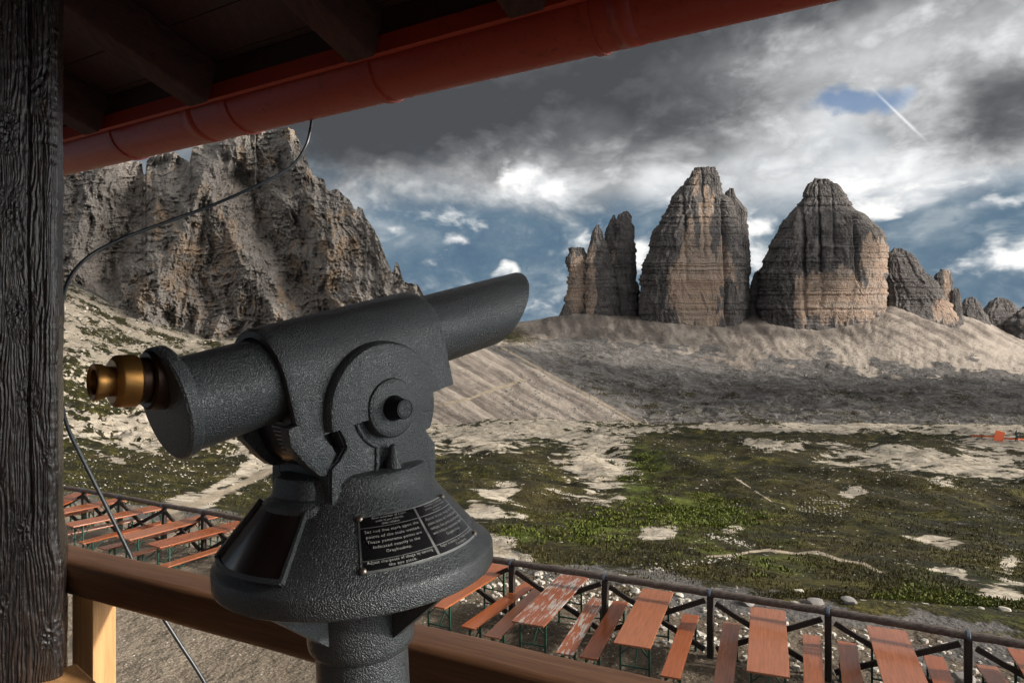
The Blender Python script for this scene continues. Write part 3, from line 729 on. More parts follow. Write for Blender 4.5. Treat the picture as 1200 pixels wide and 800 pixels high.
# ------------------------------------------------------------------ sky
def build_world(sun_el, sun_az):
    w = bpy.data.worlds.new('World'); scene.world = w; w.use_nodes = True
    t = w.node_tree; t.nodes.clear()
    m = N.__new__(N); m.t = t
    out = t.nodes.new('ShaderNodeOutputWorld'); bg = t.nodes.new('ShaderNodeBackground'); t.links.new(bg.outputs[0], out.inputs[0])
    w.cycles.sampling_method = 'MANUAL'; w.cycles.sample_map_resolution = 300
    sky = t.nodes.new('ShaderNodeTexSky'); sky.sky_type = 'NISHITA'; sky.sun_disc = False
    sky.sun_elevation = sun_el; sky.sun_rotation = sun_az; sky.altitude = 2400; sky.dust_density = .6
    v = m.co('Generated')
    sep = m.n('ShaderNodeSeparateXYZ'); m.set(sep.inputs[0], v)
    x, y, z = sep.outputs
    # clouds live on a flattened dome: stretch the direction so that they thin out towards the horizon
    zz = m.math('MAXIMUM', z, -.4)
    comb = m.n('ShaderNodeCombineXYZ')
    m.set(comb.inputs[0], x); m.set(comb.inputs[1], y); m.set(comb.inputs[2], m.mul(zz, 1.7)); p = comb.outputs[0]
    wn = m.noise(p, 3.0, 3, .6, 0, True)
    wv = m.n('ShaderNodeVectorMath', operation='MULTIPLY_ADD'); m.set(wv.inputs[0], wn); wv.inputs[1].default_value = (.09,.09,.06); m.set(wv.inputs[2], p)
    pw = wv.outputs[0]
    def D(px, py):
        d = Vector(((px-600)/F, 1, -(py-400)/F)).normalized(); return d
    # soft patches round a direction, in the same warped space
    wd = m.noise(v, 4.5, 4, .62, 0, True)
    dv = m.n('ShaderNodeVectorMath', operation='MULTIPLY_ADD'); m.set(dv.inputs[0], wd); dv.inputs[1].default_value = (.16,.16,.11)
    sh = m.n('ShaderNodeVectorMath', operation='SUBTRACT'); m.set(sh.inputs[0], v); sh.inputs[1].default_value = (.08,.08,.055)
    m.set(dv.inputs[2], sh.outputs[0]); dd = dv.outputs[0]
    def blob(px, py, rx, ry, rot=0, src=dd):
        """squared distance from a direction, in units of the patch's radii"""
        d = D(px, py)
        right = Vector((d.y, -d.x, 0)).normalized(); up = right.cross(d)
        a = math.radians(rot); r2 = right*math.cos(a)+up*math.sin(a); u2 = -right*math.sin(a)+up*math.cos(a)
        M = Matrix((r2, u2, r2.cross(u2))).transposed()
        n = m.n('ShaderNodeMapping', vector_type='TEXTURE'); m.set(n.inputs[0], src)
        n.inputs['Location'].default_value = d; n.inputs['Rotation'].default_value = M.to_euler('XYZ'); n.inputs['Scale'].default_value = (rx/F, ry/F, .8)
        q = m.n('ShaderNodeVectorMath', operation='DOT_PRODUCT'); m.set(q.inputs[0], n.outputs[0]); m.set(q.inputs[1], n.outputs[0])
        return m.math('POWER', .36788, q.outputs['Value'])
    def sumb(items):
        s = 0.0
        for it in items: s = m.math('MULTIPLY_ADD', blob(*it[:5]), it[5], s)
        return s
    n1 = m.noise(pw, 2.4, 5, .6); n2 = m.noise(pw, 6.0, 5, .6, .2); n3 = m.noise(pw, 15, 4, .6, .2)
    ab = lambda n: m.math('ABSOLUTE', m.sub(n, .5))
    puff = m.math('MULTIPLY_ADD', ab(n2), 2.6, m.math('MULTIPLY_ADD', ab(n3), 1.6, .12))
    # lower bank: steel-blue cloud with bright cumulus edges
    tex = m.add(m.add(m.mul(n1,.40), m.mul(puff,.30)), m.add(m.mul(n2,.25), m.mul(n3,.12)))
    blue = m.ramp(tex, [(.37,(.075,.125,.185)), (.45,(.105,.16,.215)), (.51,(.16,.212,.26)), (.57,(.27,.315,.35)), (.64,(.55,.565,.575)), (.70,(.75,.75,.75))])
    # upper deck brightness: gray to white, patches set where the gloom and the breaks are
    deck_v = m.add(m.add(m.mul(n1,.45), m.mul(puff,.20)), m.add(m.mul(n2,.28), m.mul(n3,.13)))
    shape = sumb([(480,150,190,50,6,-.26),(380,150,120,60,0,-.12),(700,70,230,42,12,-.22),(900,20,260,36,8,-.13),(820,150,90,34,0,-.17),(760,118,80,30,0,-.12),(1165,135,48,44,0,-.28),(1180,175,40,22,0,-.15),
                  (1060,190,200,36,0,.20),(950,150,70,26,0,.14),(640,205,55,24,0,.20),(585,240,50,16,0,.10),(1130,50,130,60,0,.16),(900,60,90,30,0,.05),(1090,235,130,24,0,.20),(760,205,35,30,0,.16),(430,250,80,20,0,.08),(480,215,120,18,0,.10),(700,160,60,20,0,.06)])
    dk = m.add(deck_v, shape)
    deck = m.ramp(dk, [(.20,(.055,.058,.063)), (.33,(.10,.105,.112)), (.43,(.18,.184,.19)), (.53,(.32,.325,.33)), (.64,(.54,.55,.56)), (.78,(.78,.78,.78))])
    # which of the two: by height above the horizon, ragged
    hn = m.add(z, m.add(m.mul(m.sub(n2,.5), .22), m.mul(m.sub(n1,.5), .14)))
    hb = m.add(hn, sumb([(1080,200,200,34,0,.07),(760,190,70,40,0,.05),(560,300,160,50,0,-.03),(600,210,60,30,0,.05)]))
    low = m.step(.27, .15, hb)
    c = m.mix(low, deck, blue)
    # white cumulus heads low down
    heads = sumb([(905,262,20,13,0,.9),(750,282,14,22,0,.9),(470,275,40,10,-15,.7),(535,285,26,7,-8,.7),(620,205,46,16,0,.8),(1120,262,90,9,3,.85),(1180,300,50,10,0,.4),(1060,232,60,16,0,.7),(600,308,10,8,0,.8),(420,262,60,16,10,.35),(700,262,50,20,0,.3),(560,262,70,14,0,.35),(860,300,30,14,0,.4),(1000,215,90,20,0,.3),(1190,330,60,14,0,.5),(585,318,14,6,10,.4),(1140,318,80,9,0,.5),(660,352,60,12,0,.35),(500,300,30,8,0,.3)])
    hm = m.step(.22, .9, m.add(heads, m.mul(m.math('MINIMUM', m.mul(heads, 4), 1), m.add(m.mul(m.sub(n3,.5), 1.8), m.mul(m.sub(n2,.5), 1.4)))))
    c = m.mix(m.mul(hm,.92), c, m.mix(m.step(.35,.62,n3), (.48,.50,.53), (.86,.85,.82)))
    # hole with open sky
    hole = m.step(.40, 1.0, m.add(sumb([(1000,118,72,15,-4,1.0),(965,125,30,8,0,.4)]), m.mul(m.sub(n3,.5), 1.2)))
    skyc = m.n('ShaderNodeVectorMath', operation='SCALE'); m.set(skyc.inputs[0], sky.outputs[0]); skyc.inputs['Scale'].default_value = .8
    sc = m.n('ShaderNodeVectorMath', operation='SCALE'); m.set(sc.inputs[0], c); sc.inputs['Scale'].default_value = CLOUD/BG
    fin = m.mix(m.mul(hole,.85), sc.outputs[0], skyc.outputs[0])
    # a short vapour trail crosses the hole
    a, b = D(1030,112), D(1080,160); mid = ((a+b)/2).normalized(); L = (b-a).length*F
    n_ = a.cross(b).normalized()
    dp = m.n('ShaderNodeVectorMath', operation='DOT_PRODUCT'); m.set(dp.inputs[0], v); dp.inputs[1].default_value = n_*F
    along = (b-a).normalized()
    al = m.n('ShaderNodeVectorMath', operation='DOT_PRODUCT'); m.set(al.inputs[0], v); al.inputs[1].default_value = along
    a0, a1 = a.dot(along), b.dot(along)
    tr = m.mul(m.step(3.4, .4, m.add(m.math('ABSOLUTE', dp.outputs['Value']), m.mul(n3,2.2))), m.mul(m.step(a0-.02, a0+.03, al.outputs['Value']), m.step(a1+.02, a1-.03, al.outputs['Value'])))
    tr = m.mul(tr, m.math('GREATER_THAN', y, 0))
    fin = m.mix(m.mul(tr,.6), fin, (.93*CLOUD/BG,.93*CLOUD/BG,.93*CLOUD/BG))
    # glow added round the unseen sun, lights the telescope from the right
    sd_ = Vector((math.sin(math.radians(98)), math.cos(math.radians(98)), .42)).normalized()
    sg = m.n('ShaderNodeVectorMath', operation='DOT_PRODUCT'); m.set(sg.inputs[0], v); sg.inputs[1].default_value = sd_
    gl = m.mul(m.math('POWER', m.math('MAXIMUM', sg.outputs['Value'], 0), 14), GLOW*CLOUD/BG)
    gc_ = m.n('ShaderNodeVectorMath', operation='SCALE'); gc_.inputs[0].default_value = (1,.97,.92); m.set(gc_.inputs['Scale'], gl)
    ad = m.n('ShaderNodeVectorMath', operation='ADD'); m.set(ad.inputs[0], fin); m.set(ad.inputs[1], gc_.outputs[0]); fin = ad.outputs[0]
    m.set(bg.inputs[0], fin); bg.inputs[1].default_value = BG
BG = .1; CLOUD = .90; GLOW = 7.0
SUN_EL, SUN_AZ = math.radians(23), math.radians(103)      # azimuth from +Y towards +X
build_world(SUN_EL, SUN_AZ)
sl = bpy.data.lights.new('sun', 'SUN'); sl.energy = 3.6; sl.angle = math.radians(3); sl.color = (1,.93,.84)
so = bpy.data.objects.new('sun', sl); C.objects.link(so)
sd = Vector((math.sin(SUN_AZ)*math.cos(SUN_EL), math.cos(SUN_AZ)*math.cos(SUN_EL), math.sin(SUN_EL)))
so.rotation_euler = (-sd).to_track_quat('-Z', 'Y').to_euler(); so.location = (20, -10, 30)

cam = bpy.data.cameras.new('camera'); co = bpy.data.objects.new('camera', cam); C.objects.link(co)
cam.sensor_width = 36; cam.lens = 24; cam.clip_start = .05; cam.clip_end = 60000
co.location = (0,0,H); co.rotation_euler = (PI/2, 0, 0); scene.camera = co
scene.render.resolution_x = 1024; scene.render.resolution_y = 682
vs = scene.view_settings; vs.view_transform = 'Standard'; vs.look = 'None'; vs.gamma = 1; vs.exposure = .62
scene.cycles.max_bounces = 5; scene.cycles.diffuse_bounces = 3; scene.cycles.glossy_bounces = 3; scene.cycles.use_adaptive_sampling = True; scene.cycles.adaptive_threshold = .035
# ------------------------------------------------------------------ the hut's veranda
RD = Vector((1.37, -.70, 0)).normalized()        # the hut front runs this way (away from the camera to the left)
RN = Vector((RD.y*-1, RD.x, 0)); RN = Vector((.455,.89,0)).normalized()  # outward
RA = Vector((-1.18, 1.80, 0))                    # a point of the handrail's line
def local_frame(o, x=RD, y=RN): return frame(o, x, y, (0,0,1))
def member(name, label, cat, a, b, w, h, mat, bev=.006, seg=1, group=None, ripple=0):
    """a straight timber from a to b: object x axis along it"""
    a, b = Vector(a), Vector(b); d = b-a; L = d.length; x = d.normalized()
    up = Vector((0,0,1)) if abs(x.z) < .9 else RN
    y = up.cross(x).normalized(); z = x.cross(y)
    bm = bmesh.new()
    n = max(1, int(L/.12)) if ripple else 1
    prof = []
    r = min(w,h)*bev
    for cx, cy, a0 in ((w/2-r,h/2-r,0),(-w/2+r,h/2-r,90),(-w/2+r,-h/2+r,180),(w/2-r,-h/2+r,270)):
        for k in range(4): t = math.radians(a0+30*k); prof.append((cx+r*math.cos(t), cy+r*math.sin(t)))
    rings = []
    for i in range(n+1):
        f = i/n; jx = ripple*random.uniform(-1,1) if 0 < i < n else 0; jy = ripple*random.uniform(-1,1) if 0 < i < n else 0
        rings.append([bm.verts.new((L*f, p+jx+ripple*.5*random.uniform(-1,1), q+jy+ripple*.5*random.uniform(-1,1))) for p, q in prof])
    m = len(prof)
    for i in range(n):
        for k in range(m): bm.faces.new((rings[i][k], rings[i][(k+1)%m], rings[i+1][(k+1)%m], rings[i+1][k]))
    bm.faces.new(rings[0][::-1]); bm.faces.new(rings[-1])
    o = obj(name, bm, mat, None, smooth=math.radians(50))
    o.matrix_world = frame(a, x, y, z)
    return tag(o, label, cat, group)
# deck and house front behind the camera
dk = bmesh.new()
for k in range(22):
    box(dk, (0, -.16-.148*k, 0), (9, .14, .04))
dko = obj('deck_floor', dk, M_DECK); dko.matrix_world = local_frame(Vector((-.2,1.30,3.21))); tag(dko, kind='structure')
wl = bmesh.new()
for k in range(26): box(wl, (0, 0, -.1+.16*k), (9, .04, .155), None, .006)
wlo = obj('house_wall', wl, M_WALL); wlo.matrix_world = local_frame(Vector((-.2,1.30,3.25))-RN*3.1); tag(wlo, kind='structure')

railh = .088
def rail_pt(x, h): return Vector((x, RA.y-.511*(x-RA.x), h))
ra = rail_pt(-1.45, H-.55-railh/2); rb = rail_pt(2.2, H-.55-railh/2)
hr = member('handrail', 'thick brown wooden handrail running across the veranda behind the telescope', 'railing', ra, rb, .10, railh, M_RAIL, .22, ripple=.0006)
# new pale post under the rail and the pale lower board
bp = P(96, 700, 1.72)
bm = bmesh.new(); box(bm, (0,0,0), (.088, .06, 1.0), None, .004)
o = obj('railing_post', bm, M_LIGHTWOOD); xr = -1.066; pr = rail_pt(xr, 0)
o.matrix_world = local_frame(Vector((pr.x, pr.y, H-.55-railh-.502)))
tag(o, 'pale unpainted wooden post under the handrail beside the dark pillar', 'railing post')
bm = bmesh.new(); box(bm, (0,0,0), (.18, .1, .05), None, .004)
o = obj('wooden_block', bm, M_LIGHTWOOD); o.matrix_world = frame(P(75, 814, 1.50), Vector((.75,-.66,0)), Vector((.66,.75,0)), (0,0,1))
tag(o, 'small pale wooden block at the foot of the dark pillar, at the lower left corner', 'wood block')

# the old pillar: grain carved in relief
def build_post():
    nrm = Vector((.50,-.866,0)).normalized(); tang = Vector((.866,.50,0)).normalized()
    zc = 1.52; edge = P(67.5, 400, zc); W = .30
    nz, nu = 1300, 280
    z = np.linspace(H-1.62, H+1.35, nz)[:,None]; u = np.linspace(-W, 0, nu)[None,:]
    Z = np.broadcast_to(z, (nz,nu)); U = np.broadcast_to(u, (nz,nu))
    knots = [(22,160,.030),(30,250,.034),(32,305,.02),(37,370,.036),(44,466,.026),(62,534,.012),(16,553,.014),(40,622,.020),(60,745,.022),(8,205,.016),(10,440,.02),(52,110,.018),(20,700,.016)]
    psi = U*1.0 + .010*fbm(Z*1.2, U*3, 0, 3, 301) + .003*fbm(Z*7, U*30, 1, 3, 302)
    kn = np.zeros_like(psi); rad = np.full_like(psi, 9.)
    for kx, ky, R in knots:
        ku = (kx-72)/F*zc*1.02; kz = H-(ky-400)/F*zc
        du = U-ku + .004*fbm(Z*25,U*25,2,2,303); dz = (Z-kz)*.5
        r2 = du*du+dz*dz
        w = np.exp(-r2/(R*1.5)**2)
        psi = psi + np.sign(du)*R*.55*w*np.exp(-np.abs(du)/R*.4)*(1-np.exp(-np.abs(du)/(R*.35)))
        inn = np.exp(-(r2/(R*.62)**2)**2)
        rr = np.sqrt((du)**2+(dz*1.4)**2)
        psi = psi*(1-inn) + inn*(rr*1.1 + .1)
        kn = np.maximum(kn, inn)
    f = psi/.0062
    g = np.abs((f+1.5*fbm(Z*1.6,U*45,3,4,304))%1.0-.5)*2         # growth rings
    g = sstep(.05,.85,g)
    soft = .5+.5*fbm(U*25, Z*1.5, 5, 3, 305)
    amp = .0021*(.45+.9*np.clip(soft,0,1))
    rel = g*amp + .0012*fbm(U*160, Z*40, 0, 3, 306) + .003*fbm(U*12, Z*3, 7, 3, 307)
    rel = rel - .0075*np.exp(-((U+.052+.006*fbm(Z*3,0*U,3,3,308))/.0022)**2)*sstep(-.2,.1,fbm(Z*1.3,0*U,8,2,309)+.12)
    rel = rel - .005*np.exp(-((U+.026+.006*fbm(Z*3,0*U,5,3,318))/.0014)**2)*sstep(0,.2,fbm(Z*1.7,0*U,18,2,319))
    rel = rel + kn*.003*fbm(U*140,Z*90,1,3,310)
    # rounded, nibbled arris
    e = np.clip((U+.018)/.018, 0, 1); rel = rel - .016*e**2.2
    push = .004*fbm(Z*6, 0*U, 0, 4, 311)+ .010*sstep(H-.40, H-.52, Z) + .0022*fbm(Z*60,0*U,2,2,312)
    pos = np.array(edge)[None,None,:]*0 + np.array((edge.x, edge.y, 0))[None,None,:] + np.array(tang)[None,None,:]*(U + push*np.clip((U+W)/W,0,1)**6)[...,None] + np.array(nrm)[None,None,:]*rel[...,None]
    pos[...,2] = Z
    # wrap round the two sides and the back
    def side(col, dt, dn, k=10):
        out = []
        for i in range(1, k+1):
            q = col.copy(); q += np.array(tang)*dt*i/k + np.array(nrm)*dn*i/k; out.append(q)
        return out
    right = side(pos[:,-1,:], -.004, -.24)
    left = side(pos[:,0,:], 0, -.24)[::-1]
    allc = np.concatenate([np.stack(left,1), pos, np.stack(right,1)], 1)
    relief = np.clip(g*.8+.2*np.clip(soft,0,1) - kn*.25, 0, 1)
    zz = np.zeros((nz,10))+.4
    return grid_mesh('wooden_pillar', allc, M_POST, attrs=dict(relief=np.concatenate([zz,relief,zz],1)), closed_u=True)
tag(build_post(), 'dark weathered wooden pillar with deep grain and knots at the left edge', 'pillar')

# ---- roof
ER = Vector((.675-(-2.02), 1.5-3.06, 0)).normalized()        # eave direction, left to right (and nearer)
EN = Vector((-ER.y, ER.x, 0))                                # outward
E0 = Vector((-2.02, 3.06, 0)); EL = (Vector((.675,1.5,0))-E0).length
roof = thing('roof', 'dark boarded roof overhang with rafters above the veranda', 'roof', (-1, 1.4, H+1))
gr = .098; gz = H+.75+gr
slope = math.radians(17)
inn = -EN
def roof_pt(t, s, dz=0):        # t along the eave, s metres inwards from the gutter
    return E0 + ER*t + inn*s + Vector((0,0, gz+.045+s*math.tan(slope)+dz))
bm = bmesh.new()
nb = 30
for k in range(nb):             # boards parallel to the eave
    s0, s1 = .0+k*.15, .146+k*.15
    a, b = roof_pt(-3, s0, .02), roof_pt(EL+2.5, s0, .02); c, d = roof_pt(EL+2.5, s1, .02), roof_pt(-3, s1, .02)
    up = Vector((0,0,.03))
    vs = [bm.verts.new(p) for p in (a,b,c,d,a+up,b+up,c+up,d+up)]
    for f in ((0,1,2,3),(4,5,6,7),(0,1,5,4),(1,2,6,5),(2,3,7,6),(3,0,4,7)): bm.faces.new([vs[i] for i in f])
obj('soffit_boards', bm, M_SOFFIT, roof, True)
raf_t = []
for px, py in ((122,142),(259,109),(450,52),(660,7)):
    p = on_plane(px, py, gz+.0); raf_t.append((p-E0).dot(ER))
sp = (raf_t[3]-raf_t[0])/3
raf_t = [raf_t[0]-2*sp, raf_t[0]-sp] + raf_t + [raf_t[3]+sp, raf_t[3]+2*sp]
for t in raf_t:
    bm = bmesh.new()
    a = roof_pt(t-.06, .138, -.06); b = roof_pt(t-.06, 4.3, -.06)
    bar(bm, a, b, .10, .15, bev=.008)
    # the sawn end splays down to the gutter
    obj('rafter', bm, M_RAFTER, roof, True)
bm = bmesh.new(); fa = E0+ER*-3+inn*(gr+.022); fb = E0+ER*(EL+2.5)+inn*(gr+.022)
bar(bm, fa+Vector((0,0,gz+.005)), fb+Vector((0,0,gz+.005)), .022, .05)
obj('fascia_board', bm, M_GUTTER, roof, True)
bm = bmesh.new(); bar(bm, fa+Vector((0,0,gz+.065)), fb+Vector((0,0,gz+.065)), .018, .07)
obj('eave_board', bm, M_SOFFIT, roof, True)
gut = thing('rain_gutter', 'red brown half round rain gutter hanging along the roof edge', 'gutter', (-1, 2.4, H+.8))
bm = bmesh.new()
nseg = 24; rings = []
for t in (-3, EL*.2, EL*.5, EL*.8, EL+2.5):
    r = []
    for k in range(nseg+1):
        a = PI + PI*k/nseg
        r.append(E0 + ER*t + EN*(math.cos(a)*gr) + Vector((0,0,gz+math.sin(a)*gr)))
    # outer bead
    for k in range(5):
        a = PI/2*k; r.append(E0+ER*t+EN*(gr+.008-.008*math.cos(a))+Vector((0,0,gz+.008*math.sin(a))))
    rings.append([bm.verts.new(p) for p in r])
for i in range(len(rings)-1):
    for k in range(len(rings[0])-1):
        bm.faces.new((rings[i][k], rings[i][k+1], rings[i+1][k+1], rings[i+1][k]))
g_ = obj('trough', bm, M_GUTTER, gut, True, smooth=math.radians(60))
sm = g_.modifiers.new('thickness', 'SOLIDIFY'); sm.thickness = .0025
for tj in (EL*.33, EL*.86, -1.2):           # lapped joints of the gutter lengths
    bm = bmesh.new(); rows = []
    for w in (-.03, .03):
        rows.append([bm.verts.new(E0+ER*(tj+w)+EN*(math.cos(PI+PI*k/nseg)*(gr+.0022))+Vector((0,0,gz+math.sin(PI+PI*k/nseg)*(gr+.0022)))) for k in range(nseg+1)])
    for k in range(nseg): bm.faces.new((rows[0][k],rows[0][k+1],rows[1][k+1],rows[1][k]))
    j_ = obj('gutter_sleeve', bm, M_GUTTER, gut, True, smooth=9); j_.modifiers.new('thickness','SOLIDIFY').thickness = -.0015
for px, py in ((160,186),(300,158),(465,122),(705,63)):
    p = on_plane(px, py, H+.75); t = (p-E0).dot(ER)
    bm = bmesh.new(); R = gr+.003
    for w in (-.011, .011): pass
    A = []; 
    for k in range(nseg+1):
        a = PI+PI*k/nseg
        for w in (-.011,.011):
            for q in (R-.002, R+.005):
                A.append(bm.verts.new(E0+ER*(t+w)+EN*(math.cos(a)*q)+Vector((0,0,gz+math.sin(a)*q))))
    for k in range(nseg):
        i = k*4; j = i+4
        for x, y in ((0,1),(1,3),(3,2),(2,0)): bm.faces.new((A[i+x],A[i+y],A[j+y],A[j+x]))
    q0 = E0+ER*t-EN*(gr+.002)+Vector((0,0,gz)); bar(bm, q0, q0+inn*.012+Vector((0,0,.012)), .022, .004)
    obj('gutter_bracket', bm, M_GUTTER, gut, True, smooth=math.radians(40))

# ---- the cable from the gutter to the pillar and down outside the rail
def smooth_path(pts, n=14):
    out = []
    pts = [pts[0]]+pts+[pts[-1]]
    for i in range(1, len(pts)-2):
        p0,p1,p2,p3 = pts[i-1:i+3]
        for k in range(n):
            t = k/n
            out.append(.5*((2*p1)+(p2-p0)*t+(2*p0-5*p1+4*p2-p3)*t*t+(3*p1-p0-3*p2+p3)*t**3))
    out.append(pts[-2]); return out
cp = [P(366,134,2.32),P(364,150,2.32),P(358,172,2.3),P(340,196,2.28),(P(300,218,2.24)),P(245,242,2.18),P(190,262,2.1),P(140,281,2.02),P(105,300,1.96),P(84,322,1.9),P(74,348,1.86),P(70,385,1.84),
      P(69,430,1.84),P(72,470,1.85),P(80,502,1.87),P(98,540,1.9),P(124,592,1.93),P(150,645,1.95),P(172,692,1.96),P(205,745,1.97),P(240,800,1.98),P(262,850,1.98)]
bm = bmesh.new(); tube(bm, smooth_path(cp), .0052, 10)
tag(obj('cable', bm, M_CABLE, smooth=9), 'thin black cable hanging from the gutter past the pillar and behind the handrail', 'cable')
# ------------------------------------------------------------------ the viewing telescope
X0, Y0 = -.195, .85
TH = math.radians(48)
Fh = Vector((math.cos(TH), math.sin(TH), 0)); Sd = Vector((math.sin(TH), -math.cos(TH), 0)); Uz = Vector((0,0,1))
EL_ = math.radians(13.6)
Ft = Fh*math.cos(EL_)+Uz*math.sin(EL_); Ut = -Fh*math.sin(EL_)+Uz*math.cos(EL_)
tel = thing('viewing_telescope', 'grey hammered metal viewing telescope on a pedestal, brass eyepiece to the left', 'telescope', (X0, Y0, H-1.62))
A0 = Vector((X0, Y0, H-.0143))                         # on the tube axis, over the pedestal
MT = frame(A0, Sd, Ut, Ft)                             # local z along the tube (towards the objective), x to the near side
MTx = lambda t: frame(A0+Ft*t, Sd, Ut, Ft)
RT = .0485
SM = math.radians(35)
# eyepiece half of the tube with its end disc
bm = bmesh.new()
lathe(bm, [(0,-.219),(RT,-.219),(RT,-.10),(RT,.05),(0,.05)], MT, 96)
rear = obj('eyepiece_tube', bm, M_PAINT, tel, True, smooth=SM)
bm = bmesh.new()
RC = .0580
dM = frame(A0+Ft*-.226+Ut*.0065, Sd, Ut, Ft)
lathe(bm, [(0,-.008),(RC-.005,-.008),(RC-.0018,-.0072),(RC,-.005),(RC,.004),(RC-.0015,.0066),(RC-.005,.0075),(0,.0075)], dM, 96)
obj('end_disc', bm, M_PAINT, rear, True, smooth=SM)
# eyepiece
eM = frame(Vector((X0, Y0, H-.0378))+Fh*-.2190, Sd, Uz, Fh)
ey = None
bm = bmesh.new()
lathe(bm, [(0,-.026),(.027,-.026),(.0292,-.024),(.0298,-.019),(.0298,-.009)], eM, 64)
lathe(bm, [(.0,-.036),(.0225,-.036),(.0225,-.019),(0,-.019)], eM, 64)
ey = obj('eyepiece', bm, M_BRASSDK, tel, True, smooth=SM)
bm = bmesh.new()
lathe(bm, [(0,-.0560),(.0205,-.0560),(.0245,-.0525),(.0250,-.051),(.0254,-.040),(.0256,-.0365),(.0240,-.0345),(.0,-.0345)], eM, 64)
obj('focus_ring', bm, M_BRASS, ey, True, smooth=SM)
bm = bmesh.new()
lathe(bm, [(.0118,-.0705),(.0152,-.0725),(.0168,-.0718),(.0173,-.070),(.0166,-.0640),(.0142,-.0600),(.0142,-.0555)], eM, 64)
lathe(bm, [(.0118,-.0705),(.0112,-.065),(.0,-.063)], eM, 48)
ec = obj('eye_cup', bm, M_BRASS, ey, True, smooth=SM)
bm = bmesh.new(); lathe(bm, [(0,-.0645),(.0108,-.0655)], eM, 40)
obj('lens', bm, M_GLASSDK, ey, True, smooth=9)
# objective half: thin tube cut slanting, hollow
bm = bmesh.new(); n = 96
def cut(y, r): # y: local height
    return .232 + .088*((y/r)+1)/2
outer, inner, o0, i0 = [], [], [], []
for k in range(n):
    a = 2*PI*k/n; c, s = math.cos(a), math.sin(a)
    o0.append(bm.verts.new(MT @ Vector((RT*c, RT*s, .04)))); outer.append(bm.verts.new(MT @ Vector((RT*c, RT*s, cut(s,1)))))
    inner.append(bm.verts.new(MT @ Vector(((RT-.003)*c, (RT-.003)*s, cut(s,1)+.0005)))); i0.append(bm.verts.new(MT @ Vector(((RT-.003)*c, (RT-.003)*s, .12))))
for k in range(n):
    j = (k+1)%n
    bm.faces.new((o0[k],o0[j],outer[j],outer[k])); bm.faces.new((outer[k],outer[j],inner[j],inner[k])); bm.faces.new((inner[k],inner[j],i0[j],i0[k]))
bm.faces.new(i0); bm.faces.new(o0[::-1])
obj('objective_tube', bm, M_PAINT, tel, True, smooth=SM)

# saddle: an arched cover over the tube, walls going down on either side
def arch(r, wall, down, n=28):
    pts = [(wall, -down)]
    pts += [(r*math.cos(PI*k/n), r*math.sin(PI*k/n)) for k in range(n+1)]
    pts += [(-wall, -down)]
    return pts
bm = bmesh.new()
ro, ri = .0580, .0505
def loop(pts, t): return [bm.verts.new(MT @ Vector((x, y, t(x,y) if callable(t) else t))) for x, y in pts]
t_r = lambda x, y: -.130 - .0*y; t_f = lambda x, y: .098 + (.010 if y < -.02 else 0)
OP = arch(ro, .0595, .066); IP = arch(ri, .052, .066)
secs = [(-.130,.0),( -.1265,.0016),(-.118,.0018),(-.05,.0018),(.05,.0018),(.088,.0018),(.0955,.0012),(.098,.0)]
Ls = []
for t, g in secs:
    Ls.append([bm.verts.new(MT @ Vector((x*(1+g/ro), y*(1+g/ro) if y > 0 else y, t))) for x, y in OP])
for A, B in zip(Ls[:-1], Ls[1:]):
    for k in range(len(OP)-1): bm.faces.new((A[k],A[k+1],B[k+1],B[k]))
I0 = loop(IP, -.130); I1 = loop(IP, .098)
for k in range(len(IP)-1):
    bm.faces.new((I0[k+1],I0[k],I1[k],I1[k+1]))
    bm.faces.new((Ls[0][k+1],Ls[0][k],I0[k],I0[k+1])); bm.faces.new((Ls[-1][k],Ls[-1][k+1],I1[k+1],I1[k]))
for k in (0, len(OP)-1):
    bm.faces.new([L[k] for L in Ls]+[I1[k], I0[k]])
saddle = obj('saddle', bm, M_PAINT, tel, True, smooth=SM)

# pivot in the horizontal frame
PV = Vector((X0, Y0, H-.0776))
MS = frame(PV, Fh, Uz, -Sd)              # local x forward, y up, z away from the near side
MSn = frame(PV, Fh, Uz, Sd)              # local z towards the near side (left-handed is fine: normals are recomputed)
def arcp(cx, cy, r, a0, a1, n): return [(cx+r*math.cos(math.radians(a0+(a1-a0)*k/n)), cy+r*math.sin(math.radians(a0+(a1-a0)*k/n))) for k in range(n+1)]
# the ear of the saddle: a domed half disc over the pivot (turned with the tube)
MSt = frame(PV, Ft, Ut, Sd)
def dome(bm, poly, cx, cy, prof, M):
    """stack of outlines shrunk towards the centre: (scale, height)"""
    rings = [[bm.verts.new(M @ Vector((cx+(x-cx)*s if s == s else x, cy+(y-cy)*s, z))) for x, y in poly] for s, z in prof]
    n = len(poly)
    for A, B in zip(rings[:-1], rings[1:]):
        for k in range(n): bm.faces.new((A[k],A[(k+1)%n],B[(k+1)%n],B[k]))
    bm.faces.new(rings[-1]); bm.faces.new(rings[0][::-1])
bm = bmesh.new()
RB = .0815
ear = arcp(-.004,0,RB,-3,183,48)
ear = arcp(-.004,-.002,RB,2,180,48) + [(-.050,-.003),(-.035,-.004),(.036,-.004),(.05,-.003)]
dome(bm, ear, -.002, .0, [(1.0,.046),(1.0,.062),(.985,.068),(.955,.0718),(.90,.0735)], MSt)
obj('pivot_cover', bm, M_PAINT, saddle, True, smooth=SM)
bm = bmesh.new()
dome(bm, arcp(-.004,-.002,RB,2,180,48)+[(-.03,-.003),(.03,-.003)], -.002, 0, [(1.0,-.046),(1.0,-.062),(.985,-.068),(.955,-.0718),(.90,-.0735)], MSt)
obj('pivot_cover', bm, M_PAINT, saddle, True, smooth=SM)
